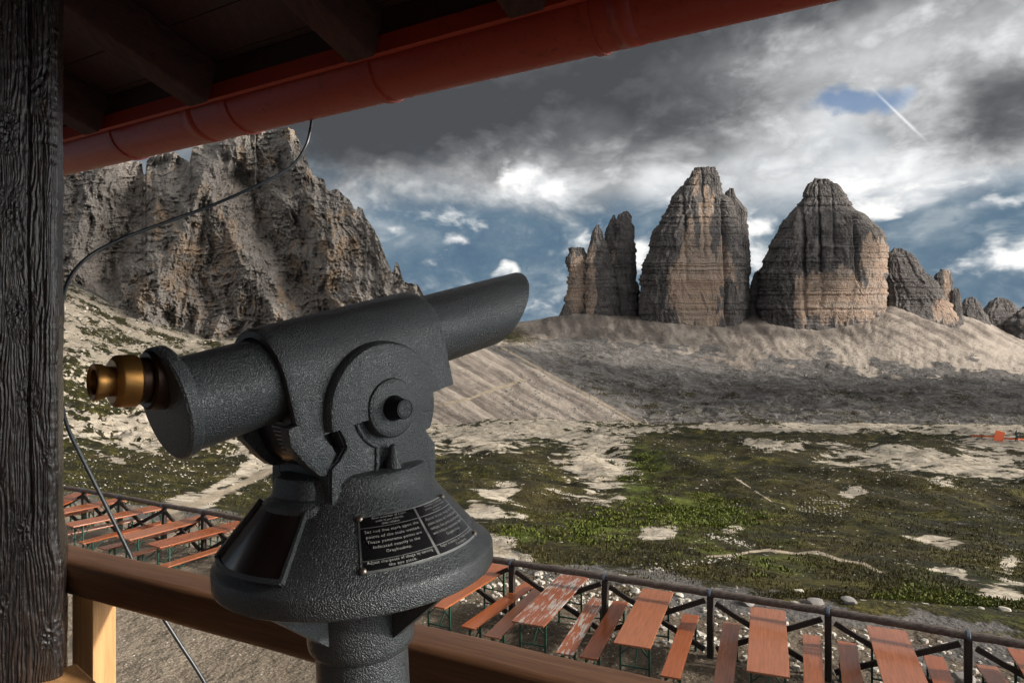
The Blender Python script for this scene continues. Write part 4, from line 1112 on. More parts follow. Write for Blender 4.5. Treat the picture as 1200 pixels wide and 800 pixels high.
# lower lug of the saddle at the rear, with its slanted tail
bm = bmesh.new()
lug = [(-.128,-.004),(-.112,-.034),(-.102,-.047),(-.094,-.050),(-.076,-.030),(-.079,-.020),(-.086,-.008),(-.086,.016),(-.126,.016)]
prism(bm, lug, .044, .0605, MSt, .003, 2)
prism(bm, lug, -.0605, -.044, MSt)
obj('saddle_lug', bm, M_PAINT, saddle, True, smooth=SM)
# pointer drum with its scale plate, between the lugs
bm = bmesh.new()
prism(bm, [(-.118,.020),(-.110,-.020),(-.096,-.050),(-.070,-.072),(.06,-.07),(.08,.0),(.08,.02)], -.042, .042, MS)
drum = obj('scale_drum', bm, M_BLACK, tel, True, smooth=SM)
dpt = [(-.1185,.012),(-.1105,-.020),(-.0965,-.050)]
for (xa,ya),(xb,yb) in zip(dpt[:-1], dpt[1:]):
    for k in range(6):
        bm = bmesh.new(); f = (k+.5)/6; c = MS @ Vector((xa+(xb-xa)*f-.0006, ya+(yb-ya)*f, -.012))
        box(bm, c, (.0012,.0012,.022), frame((0,0,0), Fh, Uz, Sd).to_3x3())
        obj('scale_mark', bm, M_LETTER, drum, True)

# fork cheeks, profile seen from the near side (metres forward / up from the pivot)
cheek = [(-.078,-.062),(-.078,-.100),(-.078,-.150),(.078,-.150),(.080,-.075),(.079,-.052),(.064,-.034)] + arcp(0,0,.0775,-24,14,10) + arcp(0,0,.074,20,160,20) + \
        [(-.078,-.004),(-.071,-.015),(-.062,-.032),(-.058,-.041),(-.068,-.055)]
yoke = None
bm = bmesh.new()
prism(bm, cheek, .044, .0605, MSn, .0025, 2)
yoke = obj('yoke', bm, M_PAINT, tel, True, smooth=SM)
bm = bmesh.new(); prism(bm, cheek, -.0605, -.044, MSn)
obj('yoke_cheek', bm, M_PAINT, yoke, True, smooth=SM)
# raised rear half of the near cheek, its front edge curls round the hub
rr = .047
cur = arcp(0,0,rr,198,250,14)
face = [(-.0765,-.006),(-.069,-.016),(-.060,-.032),(-.0565,-.041),(-.066,-.055),(-.0765,-.063),(-.0765,-.100),(-.0765,-.148),(-.0175,-.148)] + cur[::-1] + [(-.050,-.004)]
bm = bmesh.new(); prism(bm, face, .059, .0655, MSn, .0022, 2)
obj('yoke_panel', bm, M_PAINT, yoke, True, smooth=SM)
ridge = [(-.0175,-.148)]+cur[::-1]
bm = bmesh.new(); tube(bm, [MSn @ Vector((x, y, .0655)) for x, y in ridge], .0032, 8)
obj('yoke_bead', bm, M_PAINT, yoke, True, smooth=9)
# hub disc and bolt
hM = frame(PV, Fh, Uz, Sd)
bm = bmesh.new(); lathe(bm, [(.0,.058),(.0355,.058),(.0355,.0725),(.0335,.0758),(.030,.0772),(.026,.0775),(0,.0775)], hM, 64)
obj('pivot_hub', bm, M_PAINT, yoke, True, smooth=SM)
bm = bmesh.new(); lathe(bm, [(.0,.076),(.0150,.076),(.0150,.080),(.0135,.085),(.0122,.0875),(.0118,.096),(.0110,.098),(.0105,.0973),(.0095,.0973),(.009,.0980),(0,.0980)], frame(PV+Fh*-.001, Fh, Uz, Sd), 48)
bolt = obj('pivot_bolt', bm, mat_plain('blackened_bolt', (.018,.02,.022), .42, .5, 120, .3, .5, .0008), yoke, True, smooth=SM)
bm = bmesh.new()
for x, y in ((0,0),(.005,.002),(-.005,.002),(.001,-.005),(.002,.006),(-.004,-.004),(.005,-.004)):
    box(bm, hM @ Vector((x-.001, y, .0982)), (.0018,.0018,.001))
obj('bolt_marks', bm, M_LETTER, bolt, True)
# box under the cheeks and the small bottle shaped locking pin
bm = bmesh.new()
bl = [(-.078,-.150+.0),( -.078,-.068),(-.070,-.066),(.078,-.066),(.078,-.150)]
prism(bm, [(-.0775,-.066),(.077,-.066),(.0775,-.190),(-.0775,-.190)], -.0595, .0595, MSn)
obj('yoke_block', bm, M_PAINT, yoke, True, smooth=SM)
bm = bmesh.new()
lathe(bm, [(.0,-.152),(.0125,-.152),(.0125,-.148),(.0108,-.146),(.0108,-.126),(.0098,-.119),(.0070,-.114),(.0062,-.104),(.0040,-.0985),(0,-.097)], frame(Vector((PV.x,PV.y,PV.z))+Sd*.070+Fh*.004, Fh, Sd*-1, Uz), 32)
bm2 = bm
for v in bm.verts: v.co.z += .054
obj('locking_pin', bm, M_PAINT, yoke, True, smooth=SM)

# flared base: turned slightly out of true, as in the photograph
TILT = math.radians(2.6)
bc = Vector((X0, Y0, H-.20))
vdir = Vector((X0, Y0, 0)).normalized()
MB = Matrix.Translation(bc) @ Matrix.Rotation(-TILT, 4, vdir) @ Matrix.Translation(Vector((0,0,.20)))  # local z: height relative to the eye
cdir = -vdir; rdir = Vector((-cdir.y, cdir.x, 0))       # towards the camera, and to the right
if rdir.x < 0: rdir = -rdir
def LB(phi, r, h):                                      # phi from the camera side, positive to the right
    a = math.radians(phi)
    return MB @ (cdir*(r*math.cos(a)) + rdir*(r*math.sin(a)) + Vector((0,0,h)))
rt, ht, rb_, hb_ = .104, -.186, .156, -.247
bm = bmesh.new()
prof = [(0,-.150),(.080,-.150),(.0875,-.1525),(.0915,-.158),(.0925,-.166),(.0945,-.172),(.099,-.178),(rt,ht),(rb_,hb_),(.1645,-.2530),(.1672,-.2550),(.1684,-.2585),(.1684,-.2750),(.1670,-.2790),(.163,-.2815),
        (.150,-.2815),(.066,-.300),(.0655,-.335),(.0655,-.365),(.064,-.372),(.059,-.378),(0,-.378)]
lathe(bm, prof, MB, 144)
base = obj('flared_base', bm, M_PAINT, tel, True, smooth=SM)
bm = bmesh.new()
lathe(bm, [(0,-.376),(.0565,-.376),(.0565,-1.60),(.062,-1.602),(.14,-1.604),(.14,-1.618),(0,-1.618)], MB, 64)
obj('pedestal_pole', bm, M_PAINT, tel, True, smooth=SM)
# ribs under the base
for phi in (-38, 38, 112, -112):
    bm = bmesh.new()
    a = math.radians(phi); tg = (LB(phi+90, 1, 0)-LB(0,0,0)).normalized()*.005
    q = [LB(phi,.060,-.295), LB(phi,.148,-.2860), LB(phi,.142,-.2925), LB(phi,.0655,-.352), LB(phi,.060,-.352)]
    v1 = [bm.verts.new(p-tg) for p in q]; v2 = [bm.verts.new(p+tg) for p in q]
    bm.faces.new(v1); bm.faces.new(v2[::-1])
    for k in range(5): bm.faces.new((v1[k],v1[(k+1)%5],v2[(k+1)%5],v2[k]))
    obj('base_rib', bm, M_PAINT, base, True)
# sighting window: bulge above, raised frame, brown glass on the flank
def cone(phi, s, off=0):
    n = Vector((rb_-rt, 0)); r = rt+(rb_-rt)*s; h = ht+(hb_-ht)*s
    sl = math.atan2(rb_-rt, ht-hb_)
    return LB(phi, r+off*math.cos(sl), h+off*math.sin(sl))
def cone_patch(bm, p0, p1, s0, s1, off0, off1, n=16, m=4, slant=0):
    """a slab lying on the cone between two offsets"""
    G = [[[bm.verts.new(cone(p0+(p1-p0)*i/n + slant*(1-j/m), s0+(s1-s0)*j/m, o)) for i in range(n+1)] for j in range(m+1)] for o in (off0, off1)]
    for g in G:
        for j in range(m):
            for i in range(n): bm.faces.new((g[j][i],g[j][i+1],g[j+1][i+1],g[j+1][i]))
    lo, hi = G
    for j in range(m):
        bm.faces.new((lo[j][0],lo[j+1][0],hi[j+1][0],hi[j][0])); bm.faces.new((lo[j][n],hi[j][n],hi[j+1][n],lo[j+1][n]))
    for i in range(n):
        bm.faces.new((lo[0][i],hi[0][i],hi[0][i+1],lo[0][i+1])); bm.faces.new((lo[m][i],lo[m][i+1],hi[m][i+1],hi[m][i]))
bm = bmesh.new(); cone_patch(bm, -80, -29, .04, .97, -.002, .005, 20, 6)
win = obj('viewing_window', bm, M_SMOKED, base, True, smooth=SM)
bm = bmesh.new()
cone_patch(bm, -83, -79.5, .0, 1.0, -.002, .0095, 3, 6); cone_patch(bm, -29.5, -28, .0, 1.0, -.002, .0068, 3, 6)
cone_patch(bm, -82, -28.5, .95, 1.02, -.002, .0072, 20, 2)
obj('window_frame', bm, M_PAINT, win, True, smooth=SM)
# the hump over the window
bm = bmesh.new()
def hump(r0, r1, h0, h1, w0, w1, phi):
    pass
levels = [(.072,.0,-.192,34),(.112,.0,-.192,35),(.1125,.0,-.182,34),(.108,0,-.1765,32),(.102,0,-.174,30),(.1005,0,-.160,28),(.0975,0,-.153,26),(.090,0,-.1495,24)]
rows = []
for r, _, h, w in levels[1:]:
    row = []
    for i in range(17):
        f = i/16*2-1
        edge = 1-abs(f)**6*.28
        row.append(bm.verts.new(LB(-50+f*w, r*edge, h)))
    rows.append(row)
for A, B in zip(rows[:-1], rows[1:]):
    for i in range(16): bm.faces.new((A[i],A[i+1],B[i+1],B[i]))
c0 = bm.verts.new(LB(-50, .05, -.1495)); c1 = bm.verts.new(LB(-50,.05,-.192))
for i in range(16): bm.faces.new((rows[-1][i],rows[-1][i+1],c0)); bm.faces.new((rows[0][i+1],rows[0][i],c1))
for i in (0,16): bm.faces.new([r[i] for r in rows]+[c0,c1])
obj('window_hood', bm, M_PAINT, base, True, smooth=SM)

# ---- the instruction plate, curved on the cone
PH0, PHM, PH1, S0, S1 = 1.5, 36.0, 68.0, .10, .90
bm = bmesh.new(); cone_patch(bm, PH0, PH1, S0, S1, -.001, .0014, 40, 4)
plate = obj('instruction_plate', bm, M_PLATE, base, True, smooth=SM)
bm = bmesh.new()
g = .9
cone_patch(bm, PH0+g, PHM-.8, S0+.022, S1-.03, .0013, .0019, 24, 4); cone_patch(bm, PHM+.8, PH1-g*1.2, S0+.022, S1-.03, .0013, .0019, 24, 4)
obj('plate_panel', bm, M_BLACK, plate, True, smooth=SM)
bm = bmesh.new()
for p0, p1 in ((PH0+g, PHM-.8), (PHM+.8, PH1-g*1.2)):
    for s in (.275,.735): cone_patch(bm, p0, p1, s, s+.009, .0018, .0022, 20, 1)
obj('plate_rules', bm, M_PLATE, plate, True)
for phi, s in ((PH0+.8,S0+.03),(PH0+.8,S1-.035),(PH1-1,S0+.03),(PH1-1,S1-.035)):
    bm = bmesh.new(); c = cone(phi, s, .001); nn = (cone(phi,s,.01)-cone(phi,s,0)).normalized()
    x_ = (cone(phi+1,s)-cone(phi,s)).normalized(); y_ = nn.cross(x_)
    lathe(bm, [(.0036,0),(.0036,.0016),(.0026,.0030),(.0012,.0035),(0,.0036)], frame(c, x_, y_, nn), 20)
    obj('rivet', bm, M_SCREW, plate, True, smooth=SM)
L1 = [("After insertion of a coin",.152,.024),("push in pin entirely,",.200,.024),("then release.",.246,.024),
      ("Set red line mark upon the",.350,.034),("points of the scale wanted.",.425,.034),("These panorama points are",.500,.034),("indicated exactly in the",.575,.034),("Graphoskop.",.650,.034),
      ("Adjust sharpness of image by turning",.780,.034),("the eye piece.",.840,.034)]
L2 = [("Introduire la monnaie",.152,.024),("pousser a fond la tirette",.200,.024),("et relacher.",.246,.024),
      ("Ajuster le trait rouge sur les",.350,.034),("points desires de l'echelle pano-",.425,.034),("ramique. Ces points panoramiques",.500,.034),("sont indiques exactement dans le",.575,.034),("Graphoskop.",.650,.034),
      ("Regler la nettete de l'image en tournant",.780,.034),("l'oculaire.",.840,.034)]
def lettering(lines, pa, pb):
    bm = bmesh.new()
    for txt, s, size in lines:
        cu = bpy.data.curves.new('t', 'FONT'); cu.body = txt; cu.size = 1; cu.align_x = 'CENTER'; cu.resolution_u = 2; cu.offset = .004; cu.space_character = 1.12
        to = bpy.data.objects.new('t', cu); C.objects.link(to); bpy.context.view_layer.update()
        me = to.to_mesh()
        xs = [v.co.x for v in me.vertices]; wid = max(xs)-min(xs)
        slant = math.hypot(rb_-rt, hb_-ht)
        sc = size*slant*1.75                              # letter height in metres
        rloc = rt+(rb_-rt)*s
        availw = math.radians(pb-pa)*rloc*.90
        hs = min(sc*1.05, availw/wid)
        mid = (pa+pb)/2
        base_i = len(bm.verts)
        vs = [bm.verts.new(cone(mid+math.degrees(v.co.x*hs/rloc), s - v.co.y*sc/slant + .012, .0030)) for v in me.vertices]
        for p in me.polygons:
            try: bm.faces.new([vs[i] for i in p.vertices])
            except ValueError: pass
        to.to_mesh_clear(); bpy.data.objects.remove(to); bpy.data.curves.remove(cu)
    obj('lettering', bm, M_LETTER, plate, True)
lettering(L1, PH0+g, PHM-.8); lettering(L2, PHM+.8, PH1-g)
# ------------------------------------------------------------------ terrace furniture
TL, TW, TH_ = 2.2, .5, .76; BL, BW, BH = 2.2, .25, .48
def plank_box(bm, L, W, T, h, gaps=()):
    bx = box(bm, (0,0,h-T/2), (W, L, T), None, .004)
def leg_frame(y, w, h, inward):
    """folding steel leg: two uprights, a cross bar, two stays"""
    bm = bmesh.new()
    for sx in (-1,1):
        bar(bm, (sx*w/2, y, 0), (sx*w/2, y, h), .028, .028)
    bar(bm, (-w/2+.0141, y, .10), (w/2-.0141, y, .10), .022, .022)
    bar(bm, (-w/2+.0141, y, h*.72), (0, y+inward*.02, h-.012), .016, .016); bar(bm, (w/2-.0141, y, h*.72), (0, y+inward*.02, h-.012), .016, .016)
    bar(bm, (0, y, h*.5), (0, y+inward*.34, h-.012), .018, .018)
    bar(bm, (-w/2+.0141, y, h*.5), (w/2-.0141, y, h*.5), .018, .018)
    for sx in (-1,1): bar(bm, (sx*w/2, y-.03, .006), (sx*w/2, y+.03, .006), .034, .012)
    return bm
def make_table():
    t = thing('beer_table', '', 'table')
    bm = bmesh.new(); box(bm, (0,0,TH_-.013), (TW, TL, .026), None, .004)
    for y in (-.80,0,.80): box(bm, (0,y,TH_-.036), (TW-.06,.05,.018))
    obj('tabletop', bm, M_PLANK, t)
    for s in (-1,1): obj('leg_frame', leg_frame(s*(TL/2-.22), TW-.10, TH_-.028, -s), M_GREEN, t)
    return t
def make_bench():
    t = thing('beer_bench', '', 'bench')
    bm = bmesh.new(); box(bm, (0,0,BH-.013), (BW, BL, .026), None, .004)
    for y in (-.80,.80): box(bm, (0,y,BH-.034), (BW-.05,.05,.014))
    obj('seat', bm, M_PLANK, t)
    for s in (-1,1): obj('leg_frame', leg_frame(s*(BL/2-.22), BW-.06, BH-.028, -s), M_GREEN, t)
    return t
tbl0, ben0 = make_table(), make_bench(); used = {'t': False, 'b': False}
def place(kind, near, far, label, mat=None, keep='mid'):
    h = TH_ if kind == 't' else BH; L = TL
    a = on_plane(*near, h); b = on_plane(*far, h) if far else a+Vector((.45,.89,0))
    if kind == 't' : pass
    d = (b-a).normalized()
    c = (a+b)/2 if keep == 'mid' else (a+d*L/2 if keep == 'near' else b-d*L/2)
    src = tbl0 if kind == 't' else ben0
    if used[kind]:
        r = src.copy(); C.objects.link(r)
        for ch in src.children:
            k = ch.copy(); C.objects.link(k); k.parent = r
    else: r = src; used[kind] = True
    if mat:
        for ch in r.children:
            if ch.name.split('.')[0] in ('tabletop','seat'):
                ch.data = ch.data.copy(); ch.data.materials[0] = mat
    r.location = (c.x, c.y, 0); r.rotation_euler = (0,0,math.atan2(-d.x, d.y))
    r['label'] = label; r['group'] = 'beer tables on the terrace' if kind == 't' else 'beer benches on the terrace'
    return r
# right hand group, left to right
place('t', (505,709), (586,661), 'orange table partly hidden by the telescope rim, just right of it', None, 'far')
place('b', (546,736), (624,681), 'glossy orange bench first to the right of the half hidden table')
place('b', (574,748), (637,686), 'bench tucked against the left side of the streaky grey worn table', M_PLANK2)
place('t', (617,731), (673.5,673.5), 'table with streaky grey worn varnish, between the second and third fence posts', M_PLANKOLD)
place('b', (659.5,768), (702,698.5), 'peeling greyish white bench, the palest of all', M_PLANKOLD)
place('b', (688,774), (729,701.5), 'orange bench directly right of the peeling pale bench')
place('t', (739,758), (772,689), 'smooth salmon orange table right of the peeling pale bench', M_PLANK2)
place('b', (784,796.5), (811,716.5), 'bench directly right of the smooth salmon orange table', None)
place('b', (846,815), (857,729), 'bench directly left of the dark spotted table', M_PLANK2, 'far')
place('t', (900,791), (900,711), 'table with dark mottled spots, standing square to the camera', M_PLANK2)
place('b', (956,832), (951,743.5), 'bench directly right of the dark spotted table', M_PLANK2, 'far')
place('b', (1006,842), (992,751.5), 'bench directly left of the wide cracked table at the lower right', None, 'far')
place('t', (1072,828), (1038,735), 'wide table with fine cracks at the lower right, leaning left in view', M_PLANK2, 'far')
place('b', (1122,842), (1093.5,767.5), 'bench directly right of the wide cracked table', None, 'far')
place('b', (1200,842), (1156,779), 'short visible end of a bench right of the last thick fence post', M_PLANK2, 'far')
place('t', (1262,840), (1206,762), 'table cut off by the right edge of the picture', None, 'far')
# left hand group, from the pillar towards the telescope
place('t', (40,600), (97,577), 'farthest table of the left group, barely showing beside the pillar', None, 'far')
place('t', (45,604), (142,584.5), 'second farthest table of the left group, its end behind the pillar', None, 'far')
place('b', (30,613), (117,594.5), 'farthest bench of the left group, behind the second table', M_PLANK2, 'far')
place('t', (84,614), (194,592), 'third table of the left group, starting right at the pillar', None, 'far')
place('b', (60,628), (164,607), 'bench below the table that starts at the pillar', M_PLANK2, 'far')
place('b', (92,636), (203,608), 'bench nearest the black cable on its left side')
place('t', (140,631), (252,602), 'table crossed by the black cable, nearer to the pillar', M_PLANK2)
place('b', (120,642), (228,614), 'bench in front of the table crossed by the black cable')
place('b', (156,648.5), (265,622), 'bench half under the nearest table of the left group', M_PLANK2)
place('t', (178.5,639), (291,610), 'nearest table of the left group, its far end close to the telescope', None)
place('b', (200,660), (289,632), 'pale orange bench in front of the nearest table of the left group', M_PLANK2)
place('b', (251,668), (335,640), 'bench end sticking out from behind the telescope base on its left, the lower one', None, 'near')
place('t', (266,656), (345,632), 'table end sticking out from behind the telescope base on its left', None, 'near')

# ---- terrace fence of dark timber with a log on top
fence = thing('terrace_fence', 'dark wooden fence with log top rail and crossed braces round the terrace', 'fence', (0,11.94,0))
FT = [(-14.2,19.3),(-12.7,18.5),(-11.1,17.7),(-9.76,17.0),(-8.2,16.1),(-7.0,15.5),(-5.6,14.72),(-4.2,14.0),(-2.8,13.3),(-1.4,12.6),(0,11.94),(1.53,11.22),(3.05,10.5),(4.53,9.78),(6.0,8.98),(7.5,8.2),(9.0,7.4)]
for i, (x, y) in enumerate(FT):
    bm = bmesh.new(); bar(bm, (x, y, -.3), (x, y, .93), .092, .092, up=(FT[1][0]-FT[0][0], FT[1][1]-FT[0][1], 0), bev=.008)
    p_ = obj('post', bm, M_FENCE, fence, True)
    bm = bmesh.new(); lathe(bm, [(.0615,-.022),(.064,-.016),(.064,.016),(.0615,.022)], frame(Vector((x,y,.985)), (0,0,1), (FT[0][1]-FT[1][1], FT[1][0]-FT[0][0], 0), Vector((FT[1][0]-FT[0][0], FT[1][1]-FT[0][1],0)).normalized()), 20)
    obj('blue_strap', bm, mat_plain('faded_blue_strap', (.06,.08,.11), .5, .2) if i == 0 else bpy.data.materials['faded_blue_strap'], p_, True)
for (xa,ya),(xb,yb) in zip(FT[:-1], FT[1:]):
    a = Vector((xa,ya,0)); b = Vector((xb,yb,0)); d = (b-a).normalized()
    nn = Vector((-d.y, d.x, 0))
    pts = []; n = 12
    for k in range(n+1):
        pts.append(a+(b-a)*(k/n)+Vector((0,0,.985+random.uniform(-.005,.005)+(.0 if k in (0,n) else .004)))+nn*random.uniform(-.004,.004))
    bm = bmesh.new(); tube(bm, pts, [.053+random.uniform(0,.007) for _ in pts], 14)
    obj('log_rail', bm, M_LOG, fence, True, smooth=math.radians(60))
    for s, lo, hi in ((1, a, b), (-1, b, a)):
        bm = bmesh.new(); off = nn*(.035*s)
        e = (hi-lo).normalized()
        bar(bm, lo+e*.085+Vector((0,0,.12))+off, hi-e*.085+Vector((0,0,.85))+off, .048, .075, bev=.005)
        obj('brace', bm, M_FENCE, fence, True)

# ---- stones
def rock_bm(bm, c, r, seed, flat=.6):
    rnd = random.Random(seed)
    q = bmesh.ops.create_icosphere(bm, subdivisions=2, radius=1)
    ax = Vector((rnd.uniform(.75,1.3), rnd.uniform(.75,1.3), rnd.uniform(.7,1.1)*flat))*r
    rot = Matrix.Rotation(rnd.uniform(0,6.28), 3, 'Z')
    planes = [(Vector((rnd.gauss(0,1), rnd.gauss(0,1), rnd.gauss(0,1))).normalized(), rnd.uniform(.55,.85)) for _ in range(7)]
    for v in q['verts']:
        p = v.co.copy()
        for nrm, k in planes:
            d = p.dot(nrm)
            if d > k: p -= nrm*(d-k)
        v.co = rot @ Vector((p.x*ax.x, p.y*ax.y, p.z*ax.z)) + Vector(c)
def small_rock(bm, c, r, rnd):
    n = rnd.choice((5,6)); top = []; bot = []
    a0 = rnd.uniform(0,6)
    for k in range(n):
        a = a0+2*PI*k/n; q = r*rnd.uniform(.7,1.15)
        bot.append(bm.verts.new((c[0]+q*math.cos(a), c[1]+q*math.sin(a), c[2]-r*.3)))
        q *= rnd.uniform(.55,.9); top.append(bm.verts.new((c[0]+q*math.cos(a), c[1]+q*math.sin(a), c[2]+r*rnd.uniform(.25,.6))))
    bm.faces.new(top)
    for k in range(n): bm.faces.new((bot[k], bot[(k+1)%n], top[(k+1)%n], top[k]))
def boulder(px, py, r, label, group=None, mat=M_STONE, flat=.6, seed=1, d0=12.6):
    p = ground_at(px, py, d0); bm = bmesh.new(); rock_bm(bm, (0,0,r*.15), r, seed, flat)
    o = obj('boulder', bm, mat, smooth=math.radians(25)); o.location = p
    return tag(o, label, 'boulder', group)
boulder(937, 694, .12, 'pale boulder alone in the grass above the fence, near the middle of the right half', seed=3)
boulder(1177, 725, .10, 'small pale boulder in the grass at the right edge above the fence', seed=5)
boulder(1150, 716, .05, 'tiny pale stone in grass left of the small boulder at the right edge', seed=6)
boulder(745, 694, .13, 'whitish boulder showing through the fence left of the smooth salmon table', seed=7)
boulder(796, 700, .09, 'whitish boulder showing through the fence right of the smooth salmon table', seed=8)
boulder(875, 712, .16, 'large grey boulder seen through the fence left of the dark spotted table', mat=M_STONEG, seed=9, flat=.5)
boulder(955, 735, .18, 'large flat grey rock seen through the fence right of the dark spotted table', mat=M_STONEG, seed=10, flat=.5)
boulder(995, 741, .17, 'grey rock seen through the fence above the two benches left of the cracked table', mat=M_STONEG, seed=11, flat=.5)
boulder(1125, 797, .18, 'grey rock by the foot of the last thick fence post', mat=M_STONEG, seed=12, d0=9.5)

_rock = np.empty(len(ground.data.vertices), np.float32); ground.data.attributes['rock'].data.foreach_get('value', _rock); _rock = _rock.reshape(GPX.shape)
_pathm = np.empty(len(ground.data.vertices), np.float32); ground.data.attributes['path'].data.foreach_get('value', _pathm); _pathm = _pathm.reshape(GPX.shape)
def rock_at(p):
    i = int(np.clip(np.searchsorted(_gd, p.y),0,len(_gd)-1)); j = int(np.clip(np.searchsorted(_gx, 600+p.x/p.y*F),0,len(_gx)-1))
    return max(_rock[i,j], _pathm[i,j])
rnd = random.Random(5)
bm = bmesh.new()
# a scatter of stones in the turf and on the stony strip beyond the fence
RS = np.random.RandomState(3)
NX = RS.uniform(60,1230,9000); NY = 498+RS.random_sample(9000)*235; NC = fbm(NX/38, NY/13, 0, 3, 401)
for px, py, cl in zip(NX, NY, NC):
    if cl < rnd.uniform(-.05,.5) : continue
    p = ground_at(px, py, 12.6)
    if rock_at(p) > .6: continue
    d = p.y
    if d > 235: continue
    r = d*rnd.choice((.0005,.0007,.0009,.0012,.0018))*(1 if d > 30 else .8)
    small_rock(bm, p, r, rnd)
for pts in ([(760,668),(800,662),(850,655),(870,650)], [(640,700),(680,704),(720,710)], [(832,628),(880,640)]):
    for k in range(90):
        t = rnd.random()*(len(pts)-1); i = int(t); f = t-i
        px = pts[i][0]*(1-f)+pts[i+1][0]*f+rnd.gauss(0,3); py = pts[i][1]*(1-f)+pts[i+1][1]*f+rnd.gauss(0,1.6)
        p = ground_at(px, py, 12.6); small_rock(bm, p, p.y*rnd.uniform(.001,.0028), rnd)
for k in range(900):       # rubble beyond the fence
    x = rnd.uniform(-4, 8.5); y = 11.94-.51*x + rnd.uniform(.1, 2.6); 
    small_rock(bm, (x, y, ground_z(x,y)), rnd.choice((.02,.03,.045,.08)), rnd)
for k in range(1500):      # loose gravel stones on the terrace
    x = rnd.uniform(-13, 8); y = 11.94-.51*x - rnd.random()**1.5*7
    if y < 4: continue
    small_rock(bm, (x, y, .0), rnd.choice((.008,.012,.018)), rnd)
tag(obj('scattered_stones', bm, M_STONE), 'countless small pale limestone bits in turf and gravel', 'stones', kind='stuff')

# boulder fields: grey blocks in the rocky belt, pale ones on the left hillside, dark ones on the scree
bm = bmesh.new()
def far_rocks(bm, n, x0, x1, y0, y1, dmin, sizes, thr, seed):
    NX = RS.uniform(x0,x1,n); NY = RS.uniform(y0,y1,n); NC = fbm(NX/26, NY/9, 0, 3, seed)
    for px, py, cl in zip(NX, NY, NC):
        if cl < rnd.uniform(thr, .4): continue
        p = ground_at(px, py, dmin)
        small_rock(bm, p, p.y/F*rnd.choice(sizes), rnd)
far_rocks(bm, 5200, 590, 1240, 432, 499, 300, (.5,.7,.9,1.2,1.6,2.2), -.25, 601)
far_rocks(bm, 1500, 620, 1240, 385, 436, 900, (.4,.5,.7,.9), .0, 602)
tag(obj('boulder_field', bm, M_STONEG), 'grey broken boulders covering the rocky belt below the towers', 'boulders', kind='stuff')
bm = bmesh.new()
far_rocks(bm, 4200, 70, 420, 360, 575, 24, (.4,.6,.8,1.1,1.6), -.2, 603)
far_rocks(bm, 700, 510, 760, 492, 520, 100, (.4,.6,.9), -.1, 604)
tag(obj('hillside_stones', bm, M_STONE), 'pale stones strewn over the grassy hillside on the left', 'stones', kind='stuff')

# letters laid out with stones on the meadow
FONT = {'U':["1..1","1..1","1..1","1..1",".11."],'R':["111.","1..1","111.","1.1.","1..1"],'M':["1...1","11.11","1.1.1","1...1","1...1"],'E':["111","1..","11.","1..","111"],'L':["1..","1..","1..","1..","111"],
        'I':["1","1","1","1","1"],'K':["1..1","1.1.","11..","1.1.","1..1"],'H':["1..1","1..1","1111","1..1","1..1"],'N':["1..1","11.1","1.11","1..1","1..1"],'W':["1...1","1...1","1.1.1","11.11","1...1"],'V':["1...1","1...1",".1.1.",".1.1.","..1.."],'A':[".11.","1..1","1111","1..1","1..1"],' ':[".."]}
def stone_words(word, px, py, w, hgt, label, slopepx=0):
    cols = sum(len(FONT[c][0])+1 for c in word)
    x = 0; rp = ground_at(px, py)
    root = thing('stone_lettering', label, 'stone letters', rp)
    for ch in word:
        g = FONT[ch]
        for r, row in enumerate(g):
            for c, v in enumerate(row):
                if v != '1': continue
                fx = (x+c)/cols
                q = ground_at(px+fx*w+rnd.uniform(-.8,.8), py+slopepx*fx+hgt*(r/4.)+rnd.uniform(-.5,.5))
                bm = bmesh.new(); small_rock(bm, (0,0,.04), q.y*rnd.choice((.0008,.0011,.0015)), rnd)
                o = obj('stone', bm, M_STONE, root); o.location = Vector(q)-Vector(rp)
        x += len(g[0])+1
stone_words('URMEL', 880, 523.5, 46, 5, 'far word laid in white stones at the edge of the pale rock slab')
stone_words('WIKUN', 934, 590, 56, 9, 'nearer word laid in white stones on the dark turf, lower line', 8)
stone_words('VILAHN', 950, 585, 48, 3.5, 'nearer row of white stones on the dark turf, upper line', 7)

# orange net barrier across the pale slab, far off, and a walker beside it
nb = thing('barrier_net', 'bright orange net strung low across the pale slab at the far right', 'barrier', ground_at(1171,517))
def grd(px, py): return ground_at(px, py)
bm = bmesh.new(); pa = [grd(1138,513.5), grd(1150,514.5), grd(1166,515.5), grd(1172,516.2), grd(1190,517.2), grd(1206,518)]
for a, b in zip(pa[:-1], pa[1:]):
    bar(bm, Vector(a)+Vector((0,0,.35)), Vector(b)+Vector((0,0,.35)), .05, .22)
obj('net_strip', bm, M_ORANGE, nb, True)
bm = bmesh.new(); c = Vector(grd(1171,517.5))
box(bm, c+Vector((0,0,.9)), (1.5,.06,1.6), Matrix.Rotation(.25,3,'Y'), .01); obj('net_panel', bm, M_ORANGE, nb, True)
bm = bmesh.new()
for q in pa: bar(bm, Vector(q)+Vector((0,0,-.2)), Vector(q)+Vector((0,0,.6)), .06, .06)
obj('stake', bm, M_FENCE, nb, True)
